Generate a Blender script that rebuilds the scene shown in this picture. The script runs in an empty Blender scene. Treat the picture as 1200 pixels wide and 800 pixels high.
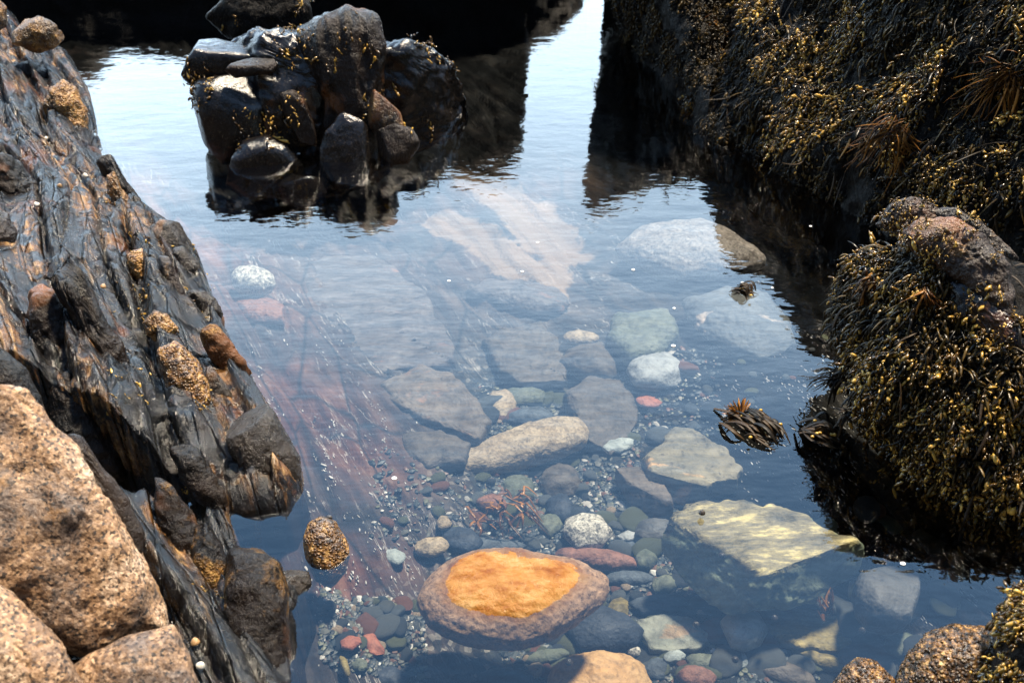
import bpy, bmesh, math, random
import numpy as np

random.seed(7)
rng = np.random.default_rng(11)
R = math.radians
scene = bpy.context.scene
COL = scene.collection

# ------------------------------------------------------------------ camera model
CAM_H, PITCH, LENS = 1.2, R(35.0), 35.0
FPX = LENS / 36.0 * 1200.0
CAM = np.array([0.0, 0.0, CAM_H])
FWD = np.array([0, math.cos(PITCH), -math.sin(PITCH)])
UPV = np.array([0, math.sin(PITCH), math.cos(PITCH)])
RGT = np.array([1.0, 0, 0])

def ray(px, py):
    d = FWD + (px - 600) / FPX * RGT + (400 - py) / FPX * UPV
    return d / np.linalg.norm(d)

def at(px, py, z=0.0):
    d = ray(px, py)
    return CAM + d * ((z - CAM_H) / d[2])

def at_y(px, py, Y):
    d = ray(px, py)
    return CAM + d * (Y / d[1])

# ------------------------------------------------------------------ noise
_perm = np.random.default_rng(3).permutation(256)
_perm = np.concatenate([_perm, _perm, _perm])
_g = np.random.default_rng(4).normal(size=(256, 3))
_g /= np.linalg.norm(_g, axis=1)[:, None]

def pnoise(P):
    P = np.asarray(P, float)
    i = np.floor(P).astype(int)
    f = P - i
    i &= 255
    u = f * f * f * (f * (f * 6 - 15) + 10)
    out = 0
    for dx in (0, 1):
        wx = u[:, 0] if dx else 1 - u[:, 0]
        a = _perm[(i[:, 0] + dx) & 255]
        for dy in (0, 1):
            wy = u[:, 1] if dy else 1 - u[:, 1]
            b = _perm[(a + i[:, 1] + dy) & 255]
            for dz in (0, 1):
                wz = u[:, 2] if dz else 1 - u[:, 2]
                g = _g[_perm[(b + i[:, 2] + dz) & 255]]
                out = out + wx * wy * wz * (g[:, 0] * (f[:, 0] - dx) + g[:, 1] * (f[:, 1] - dy) + g[:, 2] * (f[:, 2] - dz))
    return out * 1.5

def fbm(P, oct=4, lac=2.1, gain=0.5, ridged=False):
    out, a = 0, 1.0
    P = np.asarray(P, float)
    for k in range(oct):
        n = pnoise(P)
        if ridged:
            n = 1 - 2 * np.abs(n)
        out = out + a * n
        a *= gain
        P = P * lac + 17.3
    return out

def sstep(a, b, x):
    t = np.clip((x - a) / (b - a), 0, 1)
    return t * t * (3 - 2 * t)

# ------------------------------------------------------------------ object helpers
def mesh_from(name, V, F, smooth=True):
    V = np.asarray(V, np.float32); F = np.asarray(F, np.int32)
    me = bpy.data.meshes.new(name)
    n, k = F.shape
    me.vertices.add(len(V)); me.vertices.foreach_set('co', V.ravel())
    me.loops.add(n * k); me.loops.foreach_set('vertex_index', F.ravel())
    me.polygons.add(n)
    me.polygons.foreach_set('loop_start', np.arange(0, n * k, k, dtype=np.int32))
    me.polygons.foreach_set('loop_total', np.full(n, k, np.int32))
    me.polygons.foreach_set('use_smooth', np.full(n, smooth, bool))
    me.update(calc_edges=True); me.validate()
    return me

def link(name, me, mat, loc=(0, 0, 0), parent=None):
    o = bpy.data.objects.new(name, me)
    COL.objects.link(o)
    if parent is not None:
        o.parent = parent
        loc = np.asarray(loc) - np.asarray(parent.location)
    o.location = [float(c) for c in loc]
    if mat is not None and not me.materials:
        me.materials.append(mat)
    return o

def tag(o, label=None, cat=None, group=None, kind=None):
    if label: o['label'] = label
    if cat: o['category'] = cat
    if group: o['group'] = group
    if kind: o['kind'] = kind
    return o

def empty(name, loc, label, cat, group=None):
    o = bpy.data.objects.new(name, None)
    COL.objects.link(o)
    o.location = [float(c) for c in loc]
    o.empty_display_size = 0.05
    return tag(o, label, cat, group)

_ico = {}
def ico(sub):
    if sub not in _ico:
        bm = bmesh.new()
        bmesh.ops.create_icosphere(bm, subdivisions=sub, radius=1)
        bm.verts.ensure_lookup_table()
        V = np.array([v.co[:] for v in bm.verts])
        F = np.array([[v.index for v in f.verts] for f in bm.faces])
        bm.free()
        _ico[sub] = (V / np.linalg.norm(V, axis=1)[:, None], F)
    return _ico[sub]

def vnormals(V, F):
    fn = np.cross(V[F[:, 1]] - V[F[:, 0]], V[F[:, 2]] - V[F[:, 0]])
    N = np.zeros_like(V)
    for k in range(F.shape[1]):
        for c in range(3):
            N[:, c] += np.bincount(F[:, k], weights=fn[:, c], minlength=len(V))
    return N / (np.linalg.norm(N, axis=1)[:, None] + 1e-12)

# ------------------------------------------------------------------ materials
class NT:
    def __init__(s, name):
        s.m = bpy.data.materials.new(name); s.m.use_nodes = True
        s.t = s.m.node_tree; s.t.nodes.clear()
        s.out = s.n('ShaderNodeOutputMaterial')
    def n(s, typ, **kw):
        nd = s.t.nodes.new(typ)
        for k, v in kw.items():
            if k in nd.inputs.keys() if isinstance(k, str) else False:
                s.set(nd.inputs[k], v)
            else:
                setattr(nd, k, v)
        return nd
    def set(s, sock, v):
        if isinstance(v, bpy.types.NodeSocket): s.t.links.new(v, sock)
        elif isinstance(v, bpy.types.Node): s.t.links.new(v.outputs[0], sock)
        else:
            if sock.type == 'RGBA' and len(v) == 3: v = (*v, 1)
            sock.default_value = v
    def coords(s, scale=(1, 1, 1), rot=(0, 0, 0), attr=None):
        if attr:
            a = s.n('ShaderNodeAttribute', attribute_name=attr); vec = a.outputs['Vector']
        else:
            tc = s.n('ShaderNodeTexCoord'); oi = s.n('ShaderNodeObjectInfo')
            ml = s.n('ShaderNodeMath', operation='MULTIPLY'); s.set(ml.inputs[0], oi.outputs['Random']); ml.inputs[1].default_value = 37.0
            ad = s.n('ShaderNodeVectorMath', operation='ADD'); s.set(ad.inputs[0], tc.outputs['Object']); s.set(ad.inputs[1], ml)
            vec = ad.outputs[0]
        mp = s.n('ShaderNodeMapping'); s.set(mp.inputs[0], vec)
        mp.inputs['Scale'].default_value = scale; mp.inputs['Rotation'].default_value = rot
        return mp.outputs[0]
    def noise(s, vec, scale, detail=5, rough=0.6, dist=0.0):
        nd = s.n('ShaderNodeTexNoise'); s.set(nd.inputs['Vector'], vec)
        nd.inputs['Scale'].default_value = scale; nd.inputs['Detail'].default_value = detail
        nd.inputs['Roughness'].default_value = rough; nd.inputs['Distortion'].default_value = dist
        return nd.outputs['Fac']
    def voro(s, vec, scale, feature='F1', out='Distance'):
        nd = s.n('ShaderNodeTexVoronoi', feature=feature); s.set(nd.inputs['Vector'], vec)
        nd.inputs['Scale'].default_value = scale
        return nd.outputs[out]
    def ramp(s, fac, stops, interp='LINEAR'):
        nd = s.n('ShaderNodeValToRGB'); s.set(nd.inputs[0], fac)
        cr = nd.color_ramp; cr.interpolation = interp
        while len(cr.elements) < len(stops): cr.elements.new(0.5)
        for e, (p, c) in zip(cr.elements, stops):
            e.position = p
            e.color = (c, c, c, 1) if isinstance(c, (int, float)) else (*c, 1)
        return nd.outputs[0]
    def mix(s, fac, a, b, mode='MIX'):
        nd = s.n('ShaderNodeMix', data_type='RGBA', blend_type=mode)
        s.set(nd.inputs[0], fac); s.set(nd.inputs[6], a); s.set(nd.inputs[7], b)
        return nd.outputs[2]
    def math(s, op, a, b=0.0):
        nd = s.n('ShaderNodeMath', operation=op); s.set(nd.inputs[0], a); s.set(nd.inputs[1], b)
        return nd.outputs[0]
    def bump(s, h, strength=0.5, dist=0.01, prev=None):
        nd = s.n('ShaderNodeBump'); s.set(nd.inputs['Height'], h)
        nd.inputs['Strength'].default_value = strength; nd.inputs['Distance'].default_value = dist
        if prev is not None: s.set(nd.inputs['Normal'], prev)
        return nd.outputs[0]
    def principled(s, color, rough=0.5, normal=None, spec=0.5, **kw):
        p = s.n('ShaderNodeBsdfPrincipled')
        s.set(p.inputs['Base Color'], color); s.set(p.inputs['Roughness'], rough)
        p.inputs['Specular IOR Level'].default_value = spec
        if normal is not None: s.set(p.inputs['Normal'], normal)
        for k, v in kw.items(): s.set(p.inputs[k], v)
        s.set(s.out.inputs['Surface'], p.outputs[0])
        return p

def mat_dark(name='wet_dark_rock', c1=(.010, .009, .0085), c2=(.035, .026, .020), rust=(.16, .055, .016), rust_amt=.62, crust=0.0, r0=.16, r1=.42, spec=.5, bs=1.0):
    s = NT(name); v = s.coords()
    vs = s.coords(scale=(1, 1, .35), rot=(.5, .3, .6))
    n1 = s.noise(v, 9, 6, .65); n2 = s.noise(v, 4.5, 5, .6, .4); n3 = s.noise(vs, 34, 6, .7)
    col = s.mix(s.ramp(n1, [(.35, 0.0), (.7, 1.0)]), c1, c2)
    col = s.mix(s.ramp(n2, [(rust_amt, 0.0), (rust_amt + .13, 1.0)]), col, rust)
    fine = s.noise(v, 170, 4, .7)
    col = s.mix(s.math('MULTIPLY', s.ramp(fine, [(.55, 0.0), (.75, 1.0)]), .5), col, (.10, .075, .05))
    rough = s.ramp(n3, [(.3, r0), (.75, r1)])
    vo = s.voro(v, 240)
    b = s.bump(n3, .8 * bs, .014); b = s.bump(s.noise(v, 60, 7, .7), .7 * bs, .008, b); b = s.bump(s.noise(v, 260, 3, .6), .3 * bs, .002, b)
    if crust:
        cm = s.ramp(s.noise(v, 7, 5, .65, .3), [(crust, 0.0), (crust + .10, 1.0)])
        gold = s.ramp(s.noise(v, 120, 4, .7), [(.33, (.02, .010, .004)), (.47, (.16, .075, .016)), (.62, (.36, .20, .055)), (.8, (.55, .40, .2))])
        col = s.mix(cm, col, gold)
        rough = s.mix(cm, rough, (.42,) * 3)
        b = s.bump(s.math('MULTIPLY', s.ramp(vo, [(0, 1.0), (.6, 0.0)]), cm), .9, .006, b)
    s.principled(col, rough, b, spec)
    return s.m

def mat_layered(name='layered_rock'):
    s = NT(name); v = s.coords()
    sa = s.coords(attr='strata', scale=(2.2, 22, 6)); sb = s.coords(attr='strata', scale=(3.0, 60, 20)); sc_ = s.coords(attr='strata', scale=(1.4, 9, 3))
    na = s.noise(sa, 1.6, 7, .65, .3); nb = s.noise(sb, 1.5, 7, .7, .2); nc = s.noise(sc_, 1.3, 5, .6, .3); ni = s.noise(v, 16, 7, .7)
    col = s.ramp(na, [(.30, (.0007, .0006, .0005)), (.47, (.0022, .0016, .0012)), (.60, (.009, .0048, .0024)), (.74, (.032, .016, .0075))])
    tanb = s.math('MULTIPLY', s.ramp(nc, [(.52, 0.0), (.60, 1.0)]), s.ramp(ni, [(.44, 0.0), (.58, .85)]))
    col = s.mix(tanb, col, s.ramp(nb, [(.36, (.012, .005, .0012)), (.50, (.17, .075, .018)), (.64, (.46, .27, .10))]))
    rst = s.ramp(s.noise(v, 5.5, 5, .65, .4), [(.60, 0.0), (.67, .8)])
    col = s.mix(rst, col, (.10, .035, .009))
    cr = s.ramp(s.voro(s.coords(attr='strata', scale=(5, 26, 3)), 1.0, 'DISTANCE_TO_EDGE'), [(0, 1.0), (.06, 0.0)])
    col = s.mix(s.math('MULTIPLY', cr, .8), col, (.001, .001, .001))
    rough = s.ramp(ni, [(.35, .08), (.55, .24), (.75, .55)])
    b = s.bump(s.math('SUBTRACT', na, s.math('MULTIPLY', cr, .3)), .9, .022); b = s.bump(nb, .7, .007, b); b = s.bump(ni, .5, .010, b); b = s.bump(s.noise(v, 140, 5, .7), .4, .003, b)
    s.principled(col, rough, b, .45)
    return s.m

def mat_gold(name='golden_crust', dark=.30):
    s = NT(name); v = s.coords()
    n = s.noise(v, 95, 5, .75); n2 = s.noise(v, 11, 4, .6)
    col = s.ramp(n, [(dark, (.016, .009, .004)), (dark + .13, (.14, .062, .014)), (.60, (.34, .18, .045)), (.80, (.62, .46, .24))])
    col = s.mix(s.ramp(n2, [(.47, 0.0), (.62, 1.0)]), col, s.mix(.25, (.012, .009, .007), col))
    vo = s.voro(v, 190)
    b = s.bump(s.ramp(vo, [(0, 1.0), (.55, 0.0)]), .9, .006)
    b = s.bump(s.noise(v, 40, 5, .7), .6, .012, b)
    s.principled(col, s.ramp(n, [(.3, .22), (.7, .5)]), b)
    return s.m

def mat_granite(name='granite'):
    s = NT(name); v = s.coords()
    cell = s.voro(v, 300, out='Color'); sep = s.n('ShaderNodeSeparateColor'); s.set(sep.inputs[0], cell)
    grains = s.ramp(sep.outputs[0], [(0, (.05, .04, .034)), (.12, (.15, .11, .085)), (.26, (.29, .22, .17)), (.55, (.40, .315, .25)), (.8, (.55, .465, .39))], 'CONSTANT')
    big = s.noise(v, 6, 6, .65, .4)
    stain = s.ramp(big, [(.38, (.09, .045, .018)), (.48, (.55, .34, .14)), (.62, (1, .93, .80))])
    col = s.mix(.85, grains, stain, 'MULTIPLY')
    n45 = s.noise(v, 45, 5, .7)
    col = s.mix(s.ramp(n45, [(.56, 0.0), (.70, .75)]), col, (.06, .042, .03))
    lich = s.noise(v, 14, 5, .7)
    col = s.mix(s.ramp(lich, [(.60, 0.0), (.68, .45)]), col, (.34, .17, .05))
    b = s.bump(n45, .55, .008); b = s.bump(s.noise(v, 190, 4, .7), .5, .003, b); b = s.bump(s.noise(v, 14, 6, .6), .5, .02, b)
    s.principled(col, .55, b, .4)
    return s.m

def mat_stone(name, c1, c2, spot=(.02, .02, .02), spot_t=.66, scale=22, speckle=0.0, band=0.0, patch=None, patch_t=.55, rough=.45, patch_scale=7, rot=(0, 0, .6)):
    s = NT(name); v = s.coords()
    n1 = s.noise(v, scale, 6, .65, .3); n2 = s.noise(v, scale * 9, 4, .7)
    col = s.mix(s.ramp(n1, [(.33, 0.0), (.68, 1.0)]), c1, c2)
    if band:
        vb = s.coords(scale=(1, 7, 3), rot=rot)
        nb = s.noise(vb, 9, 4, .6)
        col = s.mix(s.math('MULTIPLY', s.ramp(nb, [(.45, 0.0), (.62, 1.0)]), band), col, tuple(min(1, c * 2.2) for c in c2))
    if patch:
        vp = s.coords(scale=(1, 2.4, 1), rot=rot)
        npz = s.noise(vp, patch_scale, 6, .6, .5)
        col = s.mix(s.ramp(npz, [(patch_t, 0.0), (patch_t + .06, 1.0)]), col, patch)
    col = s.mix(s.ramp(n2, [(spot_t - .06, 0.0), (spot_t + .05, .8)]), col, spot)
    if speckle:
        vc = s.voro(v, 160, out='Color'); sep = s.n('ShaderNodeSeparateColor'); s.set(sep.inputs[0], vc)
        g = s.ramp(sep.outputs[1], [(0, .25), (.2, .75), (.5, 1.0), (.8, 1.3)], 'CONSTANT')
        col = s.mix(speckle, col, g, 'MULTIPLY')
    mot = s.noise(v, scale * 2.6, 6, .7, .6)
    col = s.mix(1.0, col, s.ramp(mot, [(.30, .45), (.50, 1.0), (.72, 1.3)]), 'MULTIPLY')
    b = s.bump(n1, .55, .014); b = s.bump(mot, .5, .008, b); b = s.bump(n2, .45, .003, b)
    s.principled(col, rough, b, .10)
    return s.m

def top_stain(mat, lo, hi, colr, amt=.35, sc=14, rough=None, tilt=(0, 0, 1), aniso=(1, 1, 1), rot=0.0):
    """a stain or layer of another colour on the upper part of one stone, with a ragged edge"""
    m = mat.copy(); m.name = mat.name + '_layered'; t = m.node_tree
    p = [n for n in t.nodes if n.type == 'BSDF_PRINCIPLED'][0]; old = p.inputs['Base Color'].links[0].from_socket
    tc = t.nodes.new('ShaderNodeTexCoord'); dp = t.nodes.new('ShaderNodeVectorMath'); dp.operation = 'DOT_PRODUCT'
    t.links.new(tc.outputs['Object'], dp.inputs[0]); dp.inputs[1].default_value = tilt
    nz = t.nodes.new('ShaderNodeTexNoise'); nz.inputs['Scale'].default_value = sc; nz.inputs['Detail'].default_value = 6; nz.inputs['Roughness'].default_value = .65; t.links.new(tc.outputs['Object'], nz.inputs['Vector'])
    ma = t.nodes.new('ShaderNodeMath'); ma.operation = 'MULTIPLY_ADD'; t.links.new(nz.outputs['Fac'], ma.inputs[0]); ma.inputs[1].default_value = amt * (hi - lo) * 4; t.links.new(dp.outputs['Value'], ma.inputs[2])
    mr = t.nodes.new('ShaderNodeMapRange'); t.links.new(ma.outputs[0], mr.inputs[0]); sh = amt * (hi - lo) * 2; mr.inputs[1].default_value = lo + sh; mr.inputs[2].default_value = hi + sh
    nz2 = t.nodes.new('ShaderNodeTexNoise'); nz2.inputs['Scale'].default_value = sc * 2.2; nz2.inputs['Detail'].default_value = 7; nz2.inputs['Roughness'].default_value = .72; mpn = t.nodes.new('ShaderNodeMapping'); t.links.new(tc.outputs['Object'], mpn.inputs[0]); mpn.inputs['Scale'].default_value = aniso; mpn.inputs['Rotation'].default_value = (0, 0, rot); t.links.new(mpn.outputs[0], nz2.inputs['Vector'])
    cr = t.nodes.new('ShaderNodeValToRGB'); t.links.new(nz2.outputs['Fac'], cr.inputs[0])
    while len(cr.color_ramp.elements) < len(colr): cr.color_ramp.elements.new(.5)
    for e, (q, c) in zip(cr.color_ramp.elements, colr): e.position = q; e.color = (*c, 1)
    mx = t.nodes.new('ShaderNodeMix'); mx.data_type = 'RGBA'; t.links.new(mr.outputs[0], mx.inputs[0]); t.links.new(old, mx.inputs[6]); t.links.new(cr.outputs[0], mx.inputs[7]); t.links.new(mx.outputs[2], p.inputs['Base Color'])
    if rough is not None:
        m2 = t.nodes.new('ShaderNodeMix'); m2.data_type = 'FLOAT'; t.links.new(mr.outputs[0], m2.inputs[0]); m2.inputs[2].default_value = p.inputs['Roughness'].default_value; m2.inputs[3].default_value = rough; t.links.new(m2.outputs[0], p.inputs['Roughness'])
    return m

def mat_weed(name, c_dark, c_mid, c_hi, rough=.28):
    s = NT(name)
    a = s.n('ShaderNodeAttribute', attribute_name='tint')
    v = s.coords(); n = s.noise(v, 130, 3, .6)
    f = s.math('ADD', s.math('MULTIPLY', n, .45), s.math('MULTIPLY', a.outputs['Fac'], .75))
    col = s.ramp(f, [(.30, c_dark), (.57, c_mid), (.90, c_hi)])
    s.principled(col, rough, s.bump(n, .3, .003), .5 if rough < .29 else .18)
    return s.m

M = {}
M['dark'] = mat_dark(c1=(.0012, .0010, .0008), c2=(.011, .006, .003), r0=.14, r1=.5, spec=.35, bs=.7)
M['dark_crust'] = mat_dark('wet_rock_with_crust', (.0010, .0008, .0007), (.010, .005, .0024), (.11, .042, .012), rust_amt=.58, crust=.56, r0=.14, r1=.5, spec=.24)
M['black'] = mat_dark('black_rock', (.0022, .0022, .0024), (.007, .0055, .005), (.10, .04, .012), rust_amt=.66, r0=.07, r1=.30, spec=.5, bs=.35)
M['brown'] = mat_dark('brown_wet_rock', (.002, .0014, .0009), (.021, .0105, .005), (.20, .075, .02), .56, r0=.18, r1=.5, spec=.3)
M['olive'] = mat_dark('olive_brown_rock', (.004, .0026, .0015), (.028, .017, .0075), (.26, .11, .025), .58, r0=.12, r1=.45)
M['weedrock'] = mat_dark('weedy_black_rock', (.0012, .0011, .001), (.003, .0022, .0016), (.008, .004, .002), .68, r0=.25, r1=.5, spec=.10)
M['shadow_rock'] = mat_dark('back_rock', (.002, .0018, .0017), (.006, .0045, .0035), (.02, .009, .004), .66, r0=.4, r1=.7, spec=.15)
M['rust_rock'] = mat_dark('rusty_crust_rock', (.010, .006, .004), (.035, .017, .008), (.15, .058, .018), .52, crust=.55, r0=.2, r1=.5)
M['layered'] = mat_layered()
M['gold'] = mat_gold()
M['rust_gold'] = mat_gold('rust_brown_crust', .43)
M['gold_dim'] = mat_gold('brown_crust', .38)
M['granite'] = mat_granite()
M['weed'] = mat_weed('bladder_weed', (.005, .003, .0008), (.080, .040, .005), (.52, .31, .055), .2)
M['weed_olive'] = mat_weed('olive_weed', (.002, .0015, .0005), (.011, .007, .0018), (.07, .042, .009), .3)
M['weed_red'] = mat_weed('rusty_weed', (.014, .005, .001), (.085, .032, .005), (.26, .11, .02), .3)
M['frond'] = mat_weed('dark_frond', (.003, .002, .001), (.010, .006, .0025), (.03, .016, .005), .5)
def simple(name, c, rough=.5, spec=.5):
    s = NT(name); v = s.coords(); n = s.noise(v, 60, 4, .6)
    s.principled(s.mix(n, tuple(x * .6 for x in c), c), rough, s.bump(n, .3, .003), spec); return s.m
M['shell_white'] = simple('pale_shell', (.72, .66, .56), .35)
M['shell_tan'] = simple('tan_shell', (.40, .24, .11), .3)
M['shell_dark'] = simple('dark_shell', (.035, .028, .024), .3)
M['foam'] = simple('foam', (.9, .9, .9), .3)

# ------------------------------------------------------------------ shape makers
def poly_radius(P2, th):
    """radius of the closed outline P2 (centred) at angles th"""
    n = len(P2); A = P2; B = np.roll(P2, -1, axis=0)
    c, s_ = np.cos(th), np.sin(th)
    best = np.zeros_like(th)
    for a, b in zip(A, B):
        e = b - a
        den = c * (-e[1]) + s_ * e[0]
        den = np.where(np.abs(den) < 1e-12, 1e-12, den)
        t = (a[0] * (-e[1]) + a[1] * e[0]) / den
        q = np.where(np.abs(e[0]) > np.abs(e[1]), (t * c - a[0]) / (e[0] if e[0] else 1e-12), (t * s_ - a[1]) / (e[1] if e[1] else 1e-12))
        ok = (t > 0) & (q >= -1e-6) & (q <= 1 + 1e-6)
        best = np.where(ok & (t > best), t, best)
    return best

def ell(cx, cy, rx, ry, ang=0, irr=.12, seed=0, n=11):
    r = random.Random(seed * 131 + int(cx * 7 + cy))
    a0 = R(ang); pts = []
    for k in range(n):
        t = 2 * math.pi * (k + r.uniform(-.25, .25)) / n
        q = 1 + r.uniform(-irr, irr)
        x, y = rx * q * math.cos(t), ry * q * math.sin(t)
        pts.append((cx + x * math.cos(a0) - y * math.sin(a0), cy + x * math.sin(a0) + y * math.cos(a0)))
    return pts

def soft_cut(V, N, h, k):
    d = V @ N - h
    x = d / k
    sp = np.where(x > 30, x, np.log1p(np.exp(np.clip(x, -50, 30)))) * k
    return V - N[None] * sp[:, None]

def blob(out, mode='view', z=None, Y=None, depth=.8, sub=5, cuts=(), ncut=0, cut_f=(.62, .9), noise=.05, nscale=3.0, fine=.010, strata=0.0, sdir=None,
         box=1.0, seed=0, smooth_r=.06, back=None, crack=0.0, cen=None):
    """a solid rock with the given outline. mode 'view': outline seen from the front, depth towards and away from the viewer;
    mode 'flat': outline lies level at height z, thickness up and down. Returns centre, V (local), F, size"""
    r = np.random.default_rng(seed + 100)
    out = np.array(out, float)
    c = out.mean(axis=0) if cen is None else np.array(cen, float)
    C = at(c[0], c[1], z) if Y is None else at_y(c[0], c[1], Y)
    if mode == 'view':
        t = CAM - C; t /= np.linalg.norm(t)
        u = np.cross(UPV, t); u /= np.linalg.norm(u)
        v = np.cross(t, u)
        P2 = []
        for p in out:
            d = ray(*p); q = CAM + d * (((C - CAM) @ t) / (d @ t)) - C
            P2.append((q @ u, q @ v))
    else:
        u, v, t = np.array([1., 0, 0]), np.array([0, 1., 0]), np.array([0, 0, 1.])
        P2 = [((at(p[0], p[1], C[2]) - C)[0], (at(p[0], p[1], C[2]) - C)[1]) for p in out]
    P2 = np.array(P2)
    th = np.linspace(-math.pi, math.pi, 361)[:-1]
    rad = poly_radius(P2, th)
    rad = np.where(rad < 1e-5, rad.mean(), rad)
    ks = max(1, int(smooth_r * 57)); ker = np.hanning(2 * ks + 1)[1:-1] if ks > 1 else np.ones(1); ker /= ker.sum()
    rad = np.convolve(np.concatenate([rad[-ks * 2:], rad, rad[:ks * 2]]), ker, 'same')[ks * 2:-ks * 2]
    size = rad.mean()
    D = depth * size
    if mode == 'flat':   # what the thickness adds to the outline as seen from above at this slope
        phi = math.atan2(CAM_H - C[2], math.hypot(C[0], C[1]))
        vv = .5 * (P2[:, 1].max() - P2[:, 1].min()); app = vv * math.sin(phi)
        k = max(.5, math.sqrt(max(.1, 1 - (min(.8 * D, .85 * app) * math.cos(phi) / max(app, 1e-6)) ** 2)))
    else:
        k = 1.0
    n, F = ico(sub)
    ang = np.arctan2(n[:, 1], n[:, 0]); sp = np.sqrt(n[:, 0] ** 2 + n[:, 1] ** 2)
    rr = np.interp(ang, np.append(th, math.pi), np.append(rad, rad[0]))
    rr = rr * sp ** box
    cz = n[:, 2]; Db = D if back is None else back * size
    h = np.sign(cz) * np.abs(cz) ** box * np.where(cz > 0, D, Db)
    V = (rr * np.cos(ang))[:, None] * u + (rr * np.sin(ang) * k)[:, None] * v + h[:, None] * t
    allc = [(np.array(N, float), f, kk) for N, f, kk in cuts]
    for _ in range(ncut):
        N = r.normal(size=3); N[2] = abs(N[2]) * .8
        allc.append((N, r.uniform(*cut_f), r.uniform(.02, .08)))
    for N, f, kk in allc:
        N = N / np.linalg.norm(N)
        V = soft_cut(V, N, f * (V @ N).max(), kk * size)
    Nv = vnormals(V, F)
    W = V + C
    off = r.uniform(-50, 50, 3)
    q = W / size
    disp = noise * size * fbm(q * nscale * .5 + off, 4)
    disp += fine * size * fbm(q * nscale * 4 + off, 3)
    if strata:
        sd = np.array(sdir if sdir is not None else STRATA, float); sd /= np.linalg.norm(sd)
        a = np.cross(sd, [0, 0, 1.]); a /= np.linalg.norm(a); b = np.cross(sd, a)
        Q = np.stack([W @ sd * 1.3, W @ a * 11, W @ b * 11], 1) + off
        disp += strata * size * (fbm(Q, 3, ridged=True) - .4)
    if crack:
        Q = q * 1.6 + off + .3 * fbm(q * 3 + off, 2)[:, None]
        disp -= crack * size * np.clip(1 - np.abs(pnoise(Q)) / .045, 0, 1)
    V = V + Nv * disp[:, None]
    return C, V, F, size

SURF = {}
def rock(name, out, mat, label=None, cat='rock', parent=None, group=None, key=None, **kw):
    C, V, F, size = blob(out, **kw)
    me = mesh_from(name, V, F)
    o = link(name, me, M[mat] if isinstance(mat, str) else mat, C, parent)
    if parent is None: tag(o, label, cat, group)
    elif label: o['label'] = label
    if key: SURF.setdefault(key, []).append((V + C, F))
    return o

STRATA = at(260, 600, .05) - at(150, 330, .05); STRATA[2] = 0; STRATA /= np.linalg.norm(STRATA)

def catmull(P, n):
    P = np.asarray(P, float); m = len(P)
    Q = np.concatenate([[2 * P[0] - P[1]], P, [2 * P[-1] - P[-2]]])
    t = np.linspace(0, m - 1 - 1e-9, n); i = t.astype(int); f = (t - i)
    sh = (slice(None),) + (None,) * (P.ndim - 1)
    f = f[sh]
    a, b, c, d = Q[i], Q[i + 1], Q[i + 2], Q[i + 3]
    return .5 * (2 * b + (c - a) * f + (2 * a - 5 * b + 4 * c - d) * f ** 2 + (3 * b - a - 3 * c + d) * f ** 3)

def loft(cols, nt=220, ns=150, amp=.03, nscale=5.0, ridge=.02, seed=0, backlen=.8, plateau=.05):
    """a standing rock face: every column runs from under the water up its face to a rim, over a shelf and down behind"""
    prof = []
    for (w, rr, setback, bulge) in cols:
        Wp = at(w[0], w[1], 0)
        inw = Wp - CAM; inw[2] = 0; inw /= np.linalg.norm(inw)
        d = ray(*rr); H = at(rr[0], rr[1], 0); dm = d * np.array([1, 1, -1])
        Yt = Wp[1] + setback
        rim = H + dm * max(0.01, (Yt - H[1]) / dm[1])
        foot = Wp + inw * .02; foot[2] = -.5
        mid = .55 * Wp + .45 * rim - inw * bulge
        p1 = rim + inw * .22; p1[2] += plateau
        p2 = rim + inw * backlen; p2[2] = max(p2[2] * .8, .02)
        p3 = rim + inw * (backlen + .15); p3[2] = -.5
        prof.append([foot, Wp, mid, rim, p1, p2, p3])
    prof = np.array(prof)
    G = catmull(prof, nt)
    G = np.swapaxes(catmull(np.swapaxes(G, 0, 1), ns), 0, 1)
    V = G.reshape(-1, 3)
    i = np.arange(nt * ns).reshape(nt, ns)
    F = np.stack([i[:-1, :-1], i[1:, :-1], i[1:, 1:], i[:-1, 1:]], -1).reshape(-1, 4)
    Nv = vnormals(V, F)
    off = np.random.default_rng(seed).uniform(-40, 40, 3)
    disp = amp * fbm(V * nscale + off, 5) + ridge * (fbm(V * np.array([1, 1, .5]) * nscale * 2 + off, 4, ridged=True) - .5)
    V = V + Nv * disp[:, None]
    return V, F

# ------------------------------------------------------------------ bed of the pool
LW = [(-160, -20), (20, 30), (85, 70), (105, 110), (122, 180), (160, 235), (205, 265), (232, 300), (262, 385), (300, 450), (338, 510), (352, 570), (335, 600), (285, 606), (268, 600), (280, 640), (330, 662), (355, 690), (338, 730), (345, 800), (352, 900), (360, 1100)]
LWp = np.array([at(x, y, 0)[:2] for x, y in LW] + [np.array([-.22, -.6])])
RW = [(732, 30), (770, 75), (830, 150), (905, 195), (985, 245), (985, 330), (968, 400), (990, 480), (1040, 550), (1085, 590), (1160, 640), (1200, 690), (1240, 800), (1260, 1100)]
RWp = np.array([at(x, y, 0)[:2] for x, y in RW])

def pdist(P, L):
    best = np.full(len(P), 1e9); side = np.zeros(len(P))
    for a, b in zip(L[:-1], L[1:]):
        e = b - a; l2 = e @ e
        t = np.clip(((P - a) @ e) / l2, 0, 1)
        q = P - a - t[:, None] * e
        d = np.hypot(q[:, 0], q[:, 1])
        cr = e[0] * (P[:, 1] - a[1]) - e[1] * (P[:, 0] - a[0])
        m = d < best
        best = np.where(m, d, best); side = np.where(m, np.sign(cr), side)
    return best, side

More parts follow.
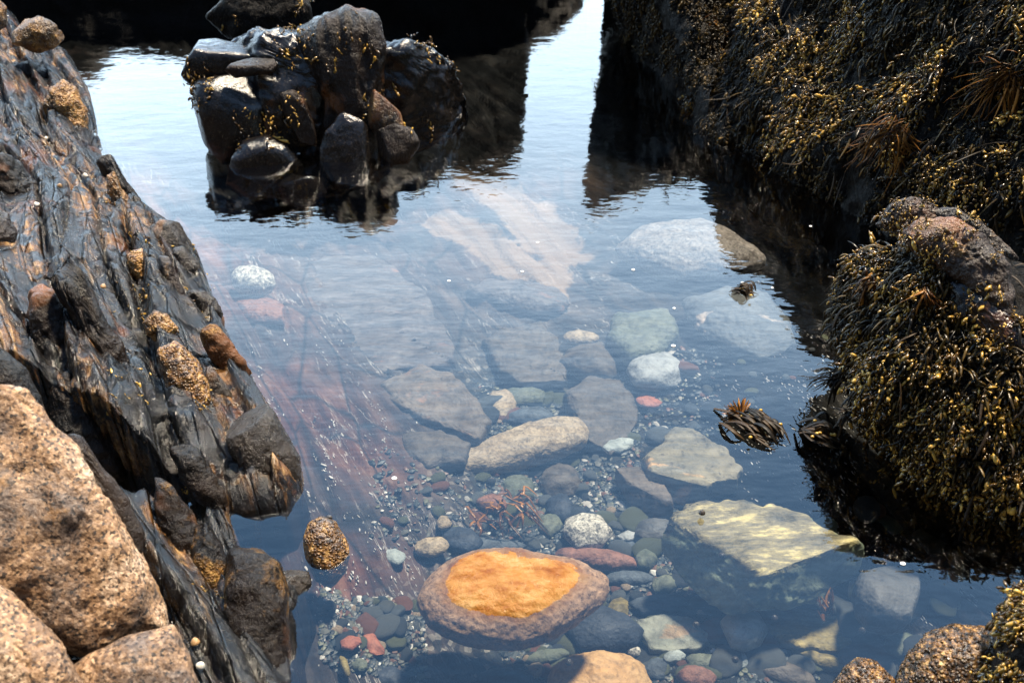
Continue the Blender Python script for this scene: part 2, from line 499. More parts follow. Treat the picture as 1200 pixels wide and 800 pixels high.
B_L = at(470, 700, -.15) - at(310, 430, -.15); B_L = B_L[:2] / np.linalg.norm(B_L[:2])
B_R = at(1000, 570, -.12) - at(860, 440, -.12); B_R = B_R[:2] / np.linalg.norm(B_R[:2])
CH = [at(x, y, -.22)[:2] for x, y in ((640, 450), (640, 580), (640, 700), (620, 800))]

def suv(P):
    w = sstep(-.05, .45, P[:, 0] - .10 * (P[:, 1] - 1.4))
    wob = .022 * pnoise(np.c_[P * 1.6, P[:, 0] * 0])
    l1, a1 = P @ B_L, P @ np.array([B_L[1], -B_L[0]])
    l2, a2 = P @ B_R, P @ np.array([B_R[1], -B_R[0]])
    return l1, a1 + wob, l2, a2 + wob, w

def bed(P):
    P = np.asarray(P, float)
    dL, sL = pdist(P, LWp); dR, sR = pdist(P, RWp)
    dLs = np.where(sL > 0, 0, dL) if False else dL
    base = -.25 + .15 * np.exp(-dL / .22) + .12 * np.exp(-dR / .20)
    base = base + .03 * fbm(np.c_[P * 1.3, P[:, 0] * 0 + 5], 3)
    l1, a1, l2, a2, w = suv(P)
    def st(l, a, sd):
        Q = np.c_[l * 1.2, a * 13, l * 0 + sd]
        n = fbm(Q, 4, ridged=True)
        c = np.abs(pnoise(np.c_[l * 1.5, a * 6, l * 0 + sd + 9]))
        return .016 * (n - .4) + .028 * pnoise(np.c_[l * .9, a * 4.5, l * 0 + sd]) - .02 * np.clip(1 - c / .06, 0, 1)
    s_ = st(l1, a1, 1.0) * (1 - w) + st(l2, a2, 30.0) * w * .6
    chan = np.exp(-(pdist(P, np.array(CH))[0] / .22) ** 2)
    z = base + s_ * (1 - .75 * chan) * sstep(.0, .1, dL + .05) - .03 * chan
    z = z + .004 * fbm(np.c_[P * 22, P[:, 0] * 0], 3)
    return np.minimum(z, -.035)

def bed1(x, y): return float(bed(np.array([[x, y]]))[0])

ny, nx = 620, 520
ys = .35 * (9.0 / .35) ** np.linspace(0, 1, ny)
ys = np.concatenate([ys, [14, 25, 60]]); ny = len(ys)
xs = np.linspace(-1, 1, nx)
GX = xs[None] * (.62 * ys[:, None] + .75); GY = np.repeat(ys[:, None], nx, 1)
P = np.c_[GX.ravel(), GY.ravel()]
Z = bed(P)
i = np.arange(ny * nx).reshape(ny, nx)
F = np.stack([i[:-1, :-1], i[:-1, 1:], i[1:, 1:], i[1:, :-1]], -1).reshape(-1, 4)
me = mesh_from('pool_bed', np.c_[P, Z], F)
l1, a1, l2, a2, w = suv(P)
at_ = me.attributes.new('strata', 'FLOAT_VECTOR', 'POINT')
at_.data.foreach_set('vector', np.c_[l1 * (1 - w) + l2 * w, a1 * (1 - w) + a2 * w, w].astype(np.float32).ravel())
dL, _ = pdist(P, LWp)
redm = np.exp(-((dL - .10) / .16) ** 2) * sstep(.9, 1.2, P[:, 1]) * (P[:, 0] < 0)
p = at(520, 250, -.25); redm = np.maximum(redm, .6 * np.exp(-((P[:, 0] - p[0]) ** 2 + (P[:, 1] - p[1]) ** 2) / .5 ** 2))
p = at(1125, 665, -.1); redm = np.maximum(redm, 1.0 * np.exp(-((P[:, 0] - p[0]) ** 2 + (P[:, 1] - p[1]) ** 2) / .07 ** 2))
ch = np.exp(-(pdist(P, np.array(CH))[0] / .2) ** 2)
dR, _ = pdist(P, RWp)
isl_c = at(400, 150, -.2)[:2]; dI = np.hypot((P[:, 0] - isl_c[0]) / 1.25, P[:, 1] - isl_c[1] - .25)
drk = np.maximum.reduce([1 - sstep(.20, .58, dR) * 1.0, 1 - sstep(.62, .95, dI), sstep(3.3, 3.8, P[:, 1])])  # bed painted black where the rocks' dark reflections should cover it
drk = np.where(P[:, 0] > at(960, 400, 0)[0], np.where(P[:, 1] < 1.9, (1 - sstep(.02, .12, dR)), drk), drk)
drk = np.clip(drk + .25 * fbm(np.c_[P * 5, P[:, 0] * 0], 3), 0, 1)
def near_line(pts, wd):
    L_ = np.array([at(x, y, -.25)[:2] for x, y in pts]); d_, _ = pdist(P, L_)
    return np.clip(1 - d_ / wd / 1.6, 0, 1)
crm = np.maximum.reduce([near_line([(555, 215), (590, 240), (640, 285), (655, 300)], .11), near_line([(515, 268), (560, 290), (600, 322), (645, 332)], .07), near_line([(650, 300), (648, 345)], .05)])
for nm, arr in (('cream', crm), ('red', redm), ('chan', ch), ('reflection_dark', drk)):
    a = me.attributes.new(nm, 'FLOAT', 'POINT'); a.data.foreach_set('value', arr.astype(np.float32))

s = NT('pool_bed_rock')
sv = s.coords(attr='strata', scale=(1.6, 6.5, 1)); sv2 = s.coords(attr='strata', scale=(1.3, 11, 1)); sf = s.coords(attr='strata', scale=(3.0, 26, 1))
v = s.coords()
red = s.n('ShaderNodeAttribute', attribute_name='red').outputs['Fac']; cha = s.n('ShaderNodeAttribute', attribute_name='chan').outputs['Fac']
nb = s.noise(sv, 3.0, 6, .65, .2); nw = s.noise(sv2, 3.4, 6, .6, .5); ng = s.noise(v, 5, 5, .6)
base = s.ramp(nb, [(.28, (.008, .009, .010)), (.45, (.026, .025, .024)), (.60, (.060, .052, .044)), (.78, (.12, .10, .08))])
rd = s.ramp(nb, [(.28, (.018, .010, .008)), (.45, (.075, .030, .020)), (.62, (.16, .072, .046)), (.8, (.26, .16, .11))])
col = s.mix(s.math('MULTIPLY', s.ramp(ng, [(.3, .35), (.6, 1.0)]), red), base, rd)
blu = s.ramp(s.noise(v, 3.1, 4, .6), [(.5, 0.0), (.62, .7)])
col = s.mix(blu, col, (.022, .030, .036))
vein = s.math('MULTIPLY', s.ramp(nw, [(.490, 0.0), (.50, 1.0), (.510, 0.0)]), s.ramp(s.noise(v, 7, 3, .6), [(.50, 0.0), (.60, .8)]))
col = s.mix(vein, col, (.50, .46, .42))
crk = s.voro(s.coords(attr='strata', scale=(2.6, 7.5, 1)), 1.0, 'DISTANCE_TO_EDGE')
col = s.mix(s.ramp(crk, [(.0, .85), (.035, 0.0)]), col, (.008, .008, .008))
fleck = s.ramp(s.noise(sf, 7, 3, .6), [(.72, 0.0), (.75, 1.0)])
col = s.mix(s.math('MULTIPLY', fleck, .8), col, (.55, .52, .48))
grv = s.voro(v, 95, out='Color'); sp = s.n('ShaderNodeSeparateColor'); s.set(sp.inputs[0], grv)
gc = s.ramp(sp.outputs[0], [(0, (.012, .015, .017)), (.3, (.035, .040, .038)), (.55, (.065, .06, .05)), (.75, (.022, .028, .032)), (.9, (.24, .22, .19))], 'CONSTANT')
col = s.mix(s.math('MULTIPLY', cha, .9), col, gc)
crma = s.n('ShaderNodeAttribute', attribute_name='cream').outputs['Fac']
col = s.mix(s.ramp(s.math('MULTIPLY', s.math('ADD', crma, s.math('MULTIPLY', s.noise(v, 10, 6, .65, .5), 1.1)), .5), [(.48, 0.0), (.54, 0.62)]), col, s.mix(ng, (.20, .12, .07), (.34, .25, .17)))
refl = s.n('ShaderNodeAttribute', attribute_name='reflection_dark').outputs['Fac']
col = s.mix(refl, col, s.mix(s.ramp(ng, [(.55, 0.0), (.7, 1.0)]), (.0004, .0004, .0003), (.0022, .0013, .0007)))  # near-black mixed into the bed colour to deepen the dark reflections
b = s.bump(nb, .6, .02); b = s.bump(s.noise(v, 120, 5, .7), .5, .005, b); b = s.bump(nw, .35, .01, b)
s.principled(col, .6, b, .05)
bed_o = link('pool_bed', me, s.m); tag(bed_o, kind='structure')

# ------------------------------------------------------------------ water
n = 60
gx = np.linspace(-30, 30, 31); gy = np.linspace(-4, 56, 31)
V = np.array([(x, y, 0) for y in gy for x in gx]); i = np.arange(31 * 31).reshape(31, 31)
F = np.stack([i[:-1, :-1], i[:-1, 1:], i[1:, 1:], i[1:, :-1]], -1).reshape(-1, 4)
s = NT('pool_water')
tc = s.n('ShaderNodeTexCoord'); mp = s.n('ShaderNodeMapping'); s.set(mp.inputs[0], tc.outputs['Object']); mp.inputs['Scale'].default_value = (1, 2.0, 1)
big = s.noise(mp.outputs[0], 7, 3, .55); small = s.noise(mp.outputs[0], 30, 2, .5)
b = s.bump(big, .075, .02); b = s.bump(small, .03, .006, b)
fr = s.n('ShaderNodeFresnel'); fr.inputs['IOR'].default_value = 1.70; s.set(fr.inputs['Normal'], b)
gl = s.n('ShaderNodeBsdfGlossy'); gl.inputs['Roughness'].default_value = 0.0; s.set(gl.inputs['Normal'], b)
tr = s.n('ShaderNodeBsdfTransparent'); tr.inputs['Color'].default_value = (.82, .86, .885, 1)
mx = s.n('ShaderNodeMixShader'); s.set(mx.inputs[0], fr); s.set(mx.inputs[1], tr.outputs[0]); s.set(mx.inputs[2], gl.outputs[0])
s.set(s.out.inputs['Surface'], mx.outputs[0])
water = link('water', mesh_from('water', V, F), s.m); tag(water, kind='structure')

# ------------------------------------------------------------------ the left outcrop: layered ground rising from the water
SX, SY = .0052, .0060
gx = np.arange(-3.2, -.15, SX); gy = np.arange(-.35, 5.2, SY)
PX, PY = np.meshgrid(gx, gy); P = np.c_[PX.ravel(), PY.ravel()]
dL, sd_ = pdist(P, LWp)
inside = np.where(sd_ < 0, dL, -dL)          # positive on the land side
# which side is land: test a point far left
tp, ts = pdist(np.array([[-3.0, 1.5]]), LWp)
if ts[0] > 0: inside = -inside
l, a = P @ STRATA[:2], P @ np.array([STRATA[1], -STRATA[0]])
wob = .035 * pnoise(np.c_[P * 2.0, P[:, 0] * 0 + 3])
aw = a + wob
rid = fbm(np.c_[l * 1.1, aw * 7.5, l * 0], 5, ridged=True)
rid2 = pnoise(np.c_[l * .8, aw * 3.6, l * 0 + 8])
steps = np.abs(pnoise(np.c_[l * .9, aw * 9, l * 0 + 21]))
cross = np.abs(pnoise(np.c_[l * 5.0 + 2 * pnoise(np.c_[P * 6, P[:, 0] * 0]), aw * 7, l * 0 + 44]))
d = np.clip(inside, -1, 9)
h = np.where(d > 0, .055 * (1 - np.exp(-d / .03)) + .36 * d * sstep(0, .25, d) , d * 9)
h = np.minimum(h, .30 + .09 * d)
fade = sstep(-.06, .08, d)
z = h + fade * (.020 * (rid - .5) + .050 * rid2 - .030 * np.clip(1 - steps / .07, 0, 1) - .012 * np.clip(1 - cross / .05, 0, 1)) \
    + fade * .006 * (fbm(np.c_[l * 4, aw * 26, l * 0 + 5], 4, ridged=True) - .4) + fade * .004 * fbm(np.c_[P * 26, P[:, 0] * 0], 4)
sx_ = aw * 9.5 + 1.1 * pnoise(np.c_[l * .9, aw * 2.2, l * 0 + 60])
saw = sx_ - np.floor(sx_); samp = .4 + .6 * sstep(-.2, .4, pnoise(np.c_[l * 1.3, np.floor(sx_) * 1.7, l * 0 + 31]))
saw = np.where(saw < .86, saw / .86, (1 - saw) / .14)
z = z + fade * .060 * samp * (saw - .5)
sx2 = aw * 27 + 1.5 * pnoise(np.c_[l * 1.7, aw * 5, l * 0 + 70]); s2 = sx2 - np.floor(sx2)
z = z + fade * .011 * (np.where(s2 < .8, s2 / .8, (1 - s2) / .2) - .5) * sstep(-.3, .3, pnoise(np.c_[l * 2.2, aw * 6, l * 0 + 80]))
z = np.maximum(z, np.where(d < 0, -.5, -.02))
i = np.arange(PX.size).reshape(PX.shape)
F = np.stack([i[:-1, :-1], i[:-1, 1:], i[1:, 1:], i[1:, :-1]], -1).reshape(-1, 4)
keep = (z[F] > -.42).any(1)
F = F[keep]; used = np.unique(F); mp_ = np.full(PX.size, -1); mp_[used] = np.arange(len(used))
Vout = np.c_[P, z][used]; Fout = mp_[F]
oc = at(60, 400, .1)
outcrop = empty('rock_outcrop', (oc[0], oc[1], 0), 'dark layered rock outcrop with brown knobs sloping into the pool on the left', 'rock')
me = mesh_from('layered_rock', Vout - oc * np.array([1, 1, 0]), Fout)
a_ = me.attributes.new('strata', 'FLOAT_VECTOR', 'POINT'); a_.data.foreach_set('vector', np.c_[l[used], aw[used], Vout[:, 2]].astype(np.float32).ravel())
link('layered_rock', me, M['layered'], (oc[0], oc[1], 0), outcrop)
SURF['outcrop'] = [(Vout, Fout)]

def zsurf(px, py):
    """where the view ray meets the outcrop (march along it)"""
    dd = ray(px, py); ts = np.linspace(.8, 6, 900); Q = CAM + dd[None] * ts[:, None]
    ix = np.clip(((Q[:, 0] - gx[0]) / SX).round().astype(int), 0, len(gx) - 1); iy = np.clip(((Q[:, 1] - gy[0]) / SY).round().astype(int), 0, len(gy) - 1)
    hit = np.nonzero(Q[:, 2] <= z[iy * len(gx) + ix])[0]
    return Q[hit[0]] if len(hit) else at(px, py, 0)

def knob(name, out, mat, label=None, sink=.35, **kw):
    c = np.array(out, float).mean(0); q = zsurf(*c)
    kw.setdefault('depth', .7)
    kw.setdefault('sub', 6)
    if name == 'ledge': kw.setdefault('ncut', 3); kw.setdefault('crack', .03); kw['strata'] = kw.get('strata', .03) * 1.5
    return rock(name, out, mat, label, parent=outcrop, key='outcrop_knobs', Y=q[1] + (.022 if 'gold' in str(mat) else .006), **kw)

knob('knob', [(50, 125), (58, 104), (75, 93), (90, 102), (102, 130), (108, 160), (100, 186), (84, 168), (68, 150), (54, 142)], 'gold', 'golden crusted knob at the top of the outcrop edge', noise=.10, seed=1, ncut=2)
knob('knob', [(-14, 240), (10, 250), (20, 272), (16, 296), (2, 312), (-20, 305)], 'rust_rock', 'reddish brown knob at the left edge', noise=.08, seed=2)
knob('ledge', [(30, 366), (32, 344), (48, 334), (66, 340), (84, 368), (100, 402), (118, 432), (122, 458), (98, 442), (62, 430), (44, 415), (34, 392)], 'brown', 'pale banded brown ledge with rounded upper end', noise=.10, strata=.05, seed=3, ncut=2, box=.8)
knob('knob', [(148, 302), (155, 292), (170, 292), (180, 310), (184, 335), (178, 350), (164, 336), (152, 320)], 'gold', noise=.12, seed=4)
knob('knob', [(168, 378), (180, 362), (195, 367), (208, 384), (202, 400), (186, 404), (172, 393)], 'gold', noise=.12, seed=5)
knob('knob', [(186, 410), (204, 398), (225, 413), (240, 438), (250, 470), (248, 497), (240, 522), (228, 503), (214, 482), (196, 462), (188, 436)], 'gold_dim', 'large brown spindle shaped knob', noise=.10, seed=6)
knob('knob', [(125, 205), (134, 200), (142, 222), (160, 240), (164, 258), (150, 258), (135, 245), (126, 225)], 'gold', noise=.10, seed=7)
knob('ledge', [(166, 272), (188, 257), (210, 261), (224, 283), (234, 310), (230, 318), (214, 305), (196, 290), (176, 288)], 'olive', 'pale pinkish tan rounded ledge at the waterline', noise=.05, seed=8, strata=.03, ncut=2, box=.8)
knob('ledge', [(198, 290), (214, 288), (234, 308), (246, 332), (240, 345), (222, 335), (204, 315)], 'olive', noise=.05, seed=9, ncut=4, box=.8)
knob('ledge', [(216, 330), (236, 338), (252, 350), (262, 368), (256, 382), (236, 372), (216, 352)], 'olive', noise=.05, seed=10, ncut=4, box=.8)
knob('ledge', [(186, 300), (198, 300), (210, 330), (222, 352), (232, 378), (222, 382), (204, 352), (190, 322)], 'rust_rock', noise=.08, seed=11, ncut=3)
knob('ledge', [(228, 376), (256, 380), (276, 408), (298, 440), (290, 450), (264, 440), (240, 410)], 'dark_crust', noise=.10, seed=12)
knob('ledge', [(234, 432), (248, 428), (264, 445), (280, 470), (270, 478), (250, 470), (238, 455)], 'olive', noise=.05, seed=13, box=.8)
knob('dome', [(262, 482), (280, 462), (302, 463), (320, 480), (334, 505), (352, 535), (353, 562), (340, 590), (316, 600), (296, 588), (280, 560), (266, 522)], 'olive', 'smooth wet dark olive dome at the waterline', noise=.03, seed=14, ncut=3, sub=6, box=.85)
knob('ledge', [(44, 276), (60, 274), (85, 308), (112, 360), (142, 410), (168, 468), (184, 520), (176, 548), (154, 510), (128, 450), (98, 392), (66, 330)], 'brown', 'long brown plank like ledge running down the outcrop', noise=.06, strata=.10, seed=15, box=.8, sub=6, depth=.5)
knob('ledge', [(55, 440), (80, 434), (112, 458), (138, 520), (144, 562), (120, 562), (90, 542), (64, 500)], 'brown', noise=.08, strata=.06, seed=16, box=.8)
knob('ledge', [(-30, 168), (10, 180), (40, 215), (62, 262), (52, 275), (20, 240), (-30, 220)], 'brown', noise=.08, strata=.10, seed=17, box=.8)
knob('ledge', [(196, 515), (220, 510), (245, 545), (270, 590), (262, 604), (236, 590), (212, 560)], 'brown', noise=.06, strata=.06, seed=19, box=.8)
knob('ledge', [(110, 180), (128, 178), (146, 212), (170, 240), (186, 262), (172, 266), (146, 240), (122, 212)], 'dark', noise=.05, strata=.06, seed=20, box=.8)
knob('ledge', [(0, 88), (20, 72), (46, 74), (66, 92), (52, 108), (20, 104)], 'brown', 'brown shelf at the top left', noise=.08, seed=21, strata=.05)
knob('ledge', [(176, 560), (206, 556), (226, 590), (236, 640), (230, 696), (204, 694), (184, 640)], 'dark_crust', noise=.08, strata=.08, seed=22, box=.8)
knob('ledge', [(222, 610), (246, 615), (262, 655), (272, 710), (262, 770), (244, 740), (232, 680)], 'dark_crust', noise=.08, strata=.10, seed=23, box=.8)
knob('lobe', [(268, 645), (300, 643), (325, 660), (337, 700), (336, 742), (348, 800), (350, 850), (270, 850), (262, 760), (268, 690)], 'dark_crust', 'black fluted lobe at the waterline', noise=.07, strata=.06, seed=24, box=.8, sub=6)

# stones on and by the outcrop
rock('boulder', [(18, 30), (35, 11), (55, 22), (72, 30), (76, 46), (62, 58), (40, 62), (12, 52)], 'gold', 'small golden crusted boulder at the top left above the outcrop', 'boulder', Y=3.15, depth=.8, noise=.10, seed=30, ncut=3)
rock('boulder', [(-50, 12), (-10, -8), (8, 8), (8, 30), (-10, 42), (-50, 40)], 'gold_dim', 'grey tan boulder cut off by the top left corner of the picture', 'boulder', Y=3.3, depth=.8, noise=.08, seed=31)
rock('stone', [(354, 630), (361, 612), (377, 604), (394, 611), (405, 630), (410, 650), (405, 670), (388, 690), (370, 682), (358, 655)], 'gold_dim', 'small upright golden brown stone standing in the water off the outcrop', 'stone', z=-.0, depth=.75, noise=.05, seed=32, sub=5)
rock('stone', [(316, 666), (345, 661), (362, 669), (366, 684), (354, 702), (336, 710), (322, 692)], 'olive', 'blocky brown stone wedged between the outcrop and the water', 'stone', z=.0, depth=.8, noise=.04, seed=33, ncut=5)

gb = empty('granite_boulder', at(80, 650, .1) * np.array([1, 1, 0]), 'large pale speckled granite boulder with cracks in the bottom left corner', 'boulder')
rock('granite_block', [(-220, 470), (-60, 420), (-5, 425), (36, 462), (62, 500), (112, 550), (140, 585), (178, 640), (206, 690), (214, 715), (205, 738), (150, 745), (110, 772), (60, 765), (10, 720), (-80, 720), (-260, 700)], 'granite', 'main pale pink block', parent=gb, Y=.88, depth=.36, sub=6, noise=.07, fine=.016, seed=40, ncut=4, box=.8, cen=(60, 620), crack=.03)
rock('granite_block', [(-160, 670), (-20, 672), (24, 705), (72, 756), (96, 800), (80, 900), (-160, 900)], 'granite', 'lower left block', parent=gb, Y=.70, depth=.5, sub=6, noise=.06, seed=41, ncut=3, box=.8, crack=.03)
rock('granite_block', [(64, 800), (104, 766), (146, 746), (202, 732), (224, 765), (232, 800), (236, 900), (70, 900)], 'granite', 'small wedge at the bottom', parent=gb, Y=.72, depth=.6, sub=6, noise=.05, seed=42, ncut=3, box=.8)
rock('dark_slab', [(78, 508), (96, 512), (120, 552), (152, 588), (168, 625), (166, 660), (146, 650), (118, 632), (96, 580)], 'brown', 'grey brown slab stuck to the boulder', parent=gb, Y=.93, depth=.30, sub=5, noise=.06, strata=.06, seed=43, box=.7)
rock('boulder', [(-90, 400), (-10, 400), (30, 430), (48, 465), (54, 500), (20, 500), (-60, 480)], 'brown', 'grey brown rounded rock just above the granite boulder', 'boulder', Y=1.12, depth=.5, sub=5, noise=.06, seed=44, ncut=3)

# ------------------------------------------------------------------ the rock islet at the top
isl = empty('rock_islet', at(330, 120, 0), 'black wet rock islet with smooth domes and yellow weed rising from the pool', 'rock')
def lobe(out, mat, Y, label=None, name='lobe', **kw):
    kw.setdefault('depth', .65); kw.setdefault('noise', .03); kw.setdefault('fine', .005); kw.setdefault('sub', 5); kw.setdefault('box', .8); kw.setdefault('ncut', 2)
    if name != 'islet_core':
        c = np.array(out, float).mean(0); out = [tuple(c + (np.array(q) - c) * 1.13) for q in out]
    return rock(name, out, mat, label, parent=isl, key='islet', Y=Y, **kw)
rock('islet_core', [(203, 30), (215, 8), (250, 14), (300, 30), (345, 34), (385, 14), (430, 16), (450, 50), (500, 48), (545, 74), (576, 112), (566, 150), (520, 172), (474, 186), (440, 212), (395, 228), (345, 240), (292, 232), (250, 200), (226, 150), (210, 90)],
     'black', None, parent=isl, key='islet', Y=2.86, depth=.36, sub=7, box=.7, noise=.085, fine=.012, nscale=3.6, strata=.022, sdir=(.10, -.5, -.85), ncut=16, cut_f=(.80, .97), seed=50, smooth_r=.02, crack=.02)
def lobe(out, mat, Y, label=None, name='lobe', **kw):
    kw.setdefault('depth', .5); kw.setdefault('noise', .03); kw.setdefault('sub', 5); kw.setdefault('box', .8); kw.setdefault('ncut', 3); kw.setdefault('fine', .005); kw.setdefault('cut_f', (.55, .85))
    return rock(name, out, mat, label, parent=isl, key='islet', Y=Y, **kw)
lobe([(206, 66), (222, 42), (252, 30), (276, 48), (300, 56), (330, 62), (310, 86), (262, 96), (224, 100), (208, 86)], 'black', 2.80, 'sharp edged shelf', 'shelf', seed=52, cuts=[((.15, .1, 1), .5, .02)])
lobe([(258, 80), (296, 64), (330, 70), (320, 86), (276, 92)], 'brown', 2.72, 'pale shining shelf edge', 'shelf', seed=53, cuts=[((.1, -.2, 1), .4, .02)])
lobe([(216, 112), (232, 92), (272, 86), (310, 88), (334, 112), (350, 154), (342, 180), (300, 188), (260, 194), (236, 166), (220, 134)], 'black', 2.72, 'big smooth black face', 'face', sub=6, seed=54, noise=.02)
lobe([(264, 182), (284, 164), (312, 158), (338, 168), (358, 194), (356, 220), (326, 236), (288, 236), (262, 216)], 'black', 2.62, 'smooth black dome', 'dome', seed=55, noise=.015, ncut=2, depth=.7, sub=6)
lobe([(324, 218), (342, 199), (358, 192), (374, 206), (384, 226), (362, 244), (332, 242)], 'black', 2.55, 'small front dome', 'dome', seed=56, noise=.02, ncut=2, depth=.7)
lobe([(324, 106), (342, 100), (358, 118), (368, 144), (372, 172), (352, 168), (336, 142)], 'brown', 2.68, 'smooth brown lump', 'lump', seed=57, depth=.7)
lobe([(344, 40), (380, 17), (412, 11), (440, 20), (450, 52), (444, 96), (436, 140), (444, 160), (420, 170), (390, 172), (374, 160), (380, 118), (360, 88)], 'brown', 2.81, 'tall brown fluted slab', 'slab', seed=59, strata=.09, sdir=(.10, -.5, -.85), sub=6, ncut=3, cut_f=(.85, .97), box=.65)
lobe([(376, 150), (402, 130), (428, 138), (446, 165), (446, 192), (422, 216), (394, 222), (374, 200)], 'black', 2.66, 'blocky brown slab with rusty foot', 'slab', seed=60, ncut=4, box=.65, strata=.05, sdir=(.10, -.5, -.85), sub=6)
lobe([(440, 152), (462, 142), (482, 150), (496, 166), (478, 192), (442, 196)], 'brown', 2.64, 'small brown wedge at the water', 'wedge', seed=63, ncut=5)
lobe([(424, 118), (446, 98), (466, 118), (474, 150), (452, 162), (432, 150)], 'rust_rock', 2.70, 'rusty patch of rock', 'lump', seed=64)
lobe([(238, 20), (275, -14), (330, -20), (374, 6), (372, 36), (320, 50), (268, 46)], 'weedrock', 3.1, 'weed covered back lobe', seed=65, noise=.06, sub=6)

# ------------------------------------------------------------------ the standing rocks on the right
cols = [((728, 40), (732, 48), .1, .0), ((735, 48), (700, 118), .12, .02), ((745, 56), (694, 236), .12, .05), ((775, 88), (740, 226), .15, .06),
        ((805, 126), (790, 208), .25, .03), ((830, 150), (834, 200), .45, .0)]
V, F = loft(cols, seed=1, amp=.02, ridge=.012, backlen=.7)
cw = V.mean(0) * np.array([1, 1, 0])
o = link('tall_boulder', mesh_from('tall_boulder', V - cw, F), M['weedrock'], cw)
tag(o, 'tall black boulder at the top right leaning over its own dark reflection', 'boulder'); SURF['tall'] = [(V, F)]
cols = [((800, 118), (806, 140), .3, .0), ((826, 145), (832, 196), .5, .0), ((862, 166), (868, 282), .45, .03), ((905, 195), (905, 318), .45, .04), ((948, 222), (942, 356), .45, .04),
        ((990, 246), (974, 398), .4, .03), ((1060, 285), (1050, 470), .4, .04), ((1200, 335), (1190, 560), .4, .05), ((1420, 400), (1420, 620), .4, .05), ((1700, 420), (1700, 640), .4, .0)]
V, F = loft(cols, seed=2, nt=320, ns=180, amp=.035, ridge=.018, nscale=4.5, backlen=1.5, plateau=.12)
cw = V.mean(0) * np.array([1, 1, 0])
o = link('rock_wall', mesh_from('rock_wall', V - cw, F), M['weedrock'], cw)
tag(o, 'large black rock face covered in yellow weed filling the upper right', 'rock'); SURF['wall'] = [(V, F)]

def project(P):
    d = P - CAM; x, y, zz = d @ RGT, d @ UPV, d @ FWD
    return 600 + FPX * x / zz, 400 - FPX * y / zz

def surf_y(key, px, py, default):
    best = None
    V = np.concatenate([v for v, f in SURF[key]]); x, y = project(V); d = np.linalg.norm(V - CAM, axis=1)
    m = np.hypot(x - px, y - py) < 7
    return V[m][np.argmin(d[m])][1] if m.any() else default

mid = empty('weedy_rock', at(1085, 590, 0), 'rounded rock under thick golden bladder weed at the right edge', 'rock')
rock('rock_body', [(972, 405), (976, 362), (990, 330), (1005, 300), (1016, 275), (1032, 254), (1060, 244), (1092, 244), (1130, 262), (1172, 300), (1230, 330), (1330, 420), (1360, 560), (1280, 720), (1195, 682), (1124, 646), (1082, 618), (1052, 574), (1026, 516), (1004, 472), (986, 432)], 'weedrock', parent=mid, key='mid', Y=1.46, depth=.66, sub=6, noise=.08, fine=.02, seed=70, ncut=4, cen=(1120, 440))
def cap(out, Y, label, seed, mat='rust_rock', **kw):
    c = np.array(out, float).mean(0); out = [tuple(c + (np.array(q) - c) * 1.12) for q in out]
    return rock('shoulder', out, mat, label, parent=mid, key='midcap', Y=surf_y('mid', c[0], c[1], Y) + .012, depth=.55, sub=6, noise=.10, fine=.03, seed=seed, box=.85, **kw)
cap([(1030, 262), (1046, 240), (1068, 233), (1092, 240), (1104, 256), (1090, 268), (1056, 276)], 1.72, 'bare brown top', 71)
cap([(1064, 276), (1084, 262), (1118, 262), (1150, 280), (1176, 310), (1182, 350), (1178, 368), (1140, 350), (1110, 320), (1076, 300)], 1.55, 'bare rounded brown shoulder', 72)
cap([(1090, 248), (1120, 246), (1150, 262), (1178, 288), (1190, 300), (1176, 310), (1140, 276), (1104, 264)], 1.66, 'bare brown ridge', 73)
cap([(1110, 330), (1140, 332), (1170, 356), (1196, 388), (1230, 430), (1216, 450), (1180, 420), (1150, 390), (1116, 370)], 1.45, 'smooth dark lower shoulder', 74, 'black')

rock('boulder', [(1050, 800), (1064, 765), (1088, 741), (1120, 730), (1154, 734), (1174, 746), (1180, 800), (1140, 880), (1070, 870)], 'rust_gold', 'rusty brown pitted boulder at the bottom right edge', 'boulder', z=.03, depth=.8, sub=6, noise=.06, fine=.03, seed=75)
rock('boulder', [(972, 805), (988, 780), (1005, 769), (1026, 774), (1048, 796), (1050, 850), (980, 850)], 'rust_gold', 'small rusty boulder cut off by the bottom edge beside a larger one', 'boulder', z=.02, depth=.8, sub=6, noise=.06, fine=.03, seed=76)
rock('boulder', [(1150, 815), (1164, 770), (1178, 722), (1200, 690), (1280, 670), (1340, 760), (1320, 880), (1180, 900)], 'weedrock', 'boulder covered in yellow bladder weed in the bottom right corner', 'boulder', z=.12, depth=.7, sub=6, noise=.06, seed=77, key='corner')

# rock at the back, beyond the frame, whose dark reflection closes the pool
def back_col(px, ry, Y):
    d = ray(px, ry); H = at(px, ry, 0); zt = max(.02, (Y - H[1]) * -d[2] / d[1])
    x = H[0] + (Y - H[1]) * d[0] / d[1]
    return x, zt
bc = [(-260, 130), (-60, 120), (60, 100), (100, 96), (128, 62), (205, 66), (300, 90), (400, 150), (480, 196), (540, 208), (585, 204), (611, 182), (614, 120), (618, 54), (640, 46), (664, 34), (680, 10), (688, -40)]
prof = []
for px, ry in bc:
    x, zt = back_col(px, ry, 4.55)
    prof.append([(x, 4.38, -.5), (x, 4.42, 0), (x, 4.47, zt * .5), (x, 4.55, zt), (x, 4.85, zt * .95), (x, 5.4, zt * .6), (x, 5.6, -.5)])
G = np.array(prof)
t_ = np.linspace(0, len(bc) - 1.0001, 300); i0 = t_.astype(int); f_ = (t_ - i0)[:, None, None]
G = G[i0] * (1 - f_) + G[np.minimum(i0 + 1, len(bc) - 1)] * f_
G = np.swapaxes(catmull(np.swapaxes(G, 0, 1), 90), 0, 1); V = G.reshape(-1, 3)
i = np.arange(300 * 90).reshape(300, 90)
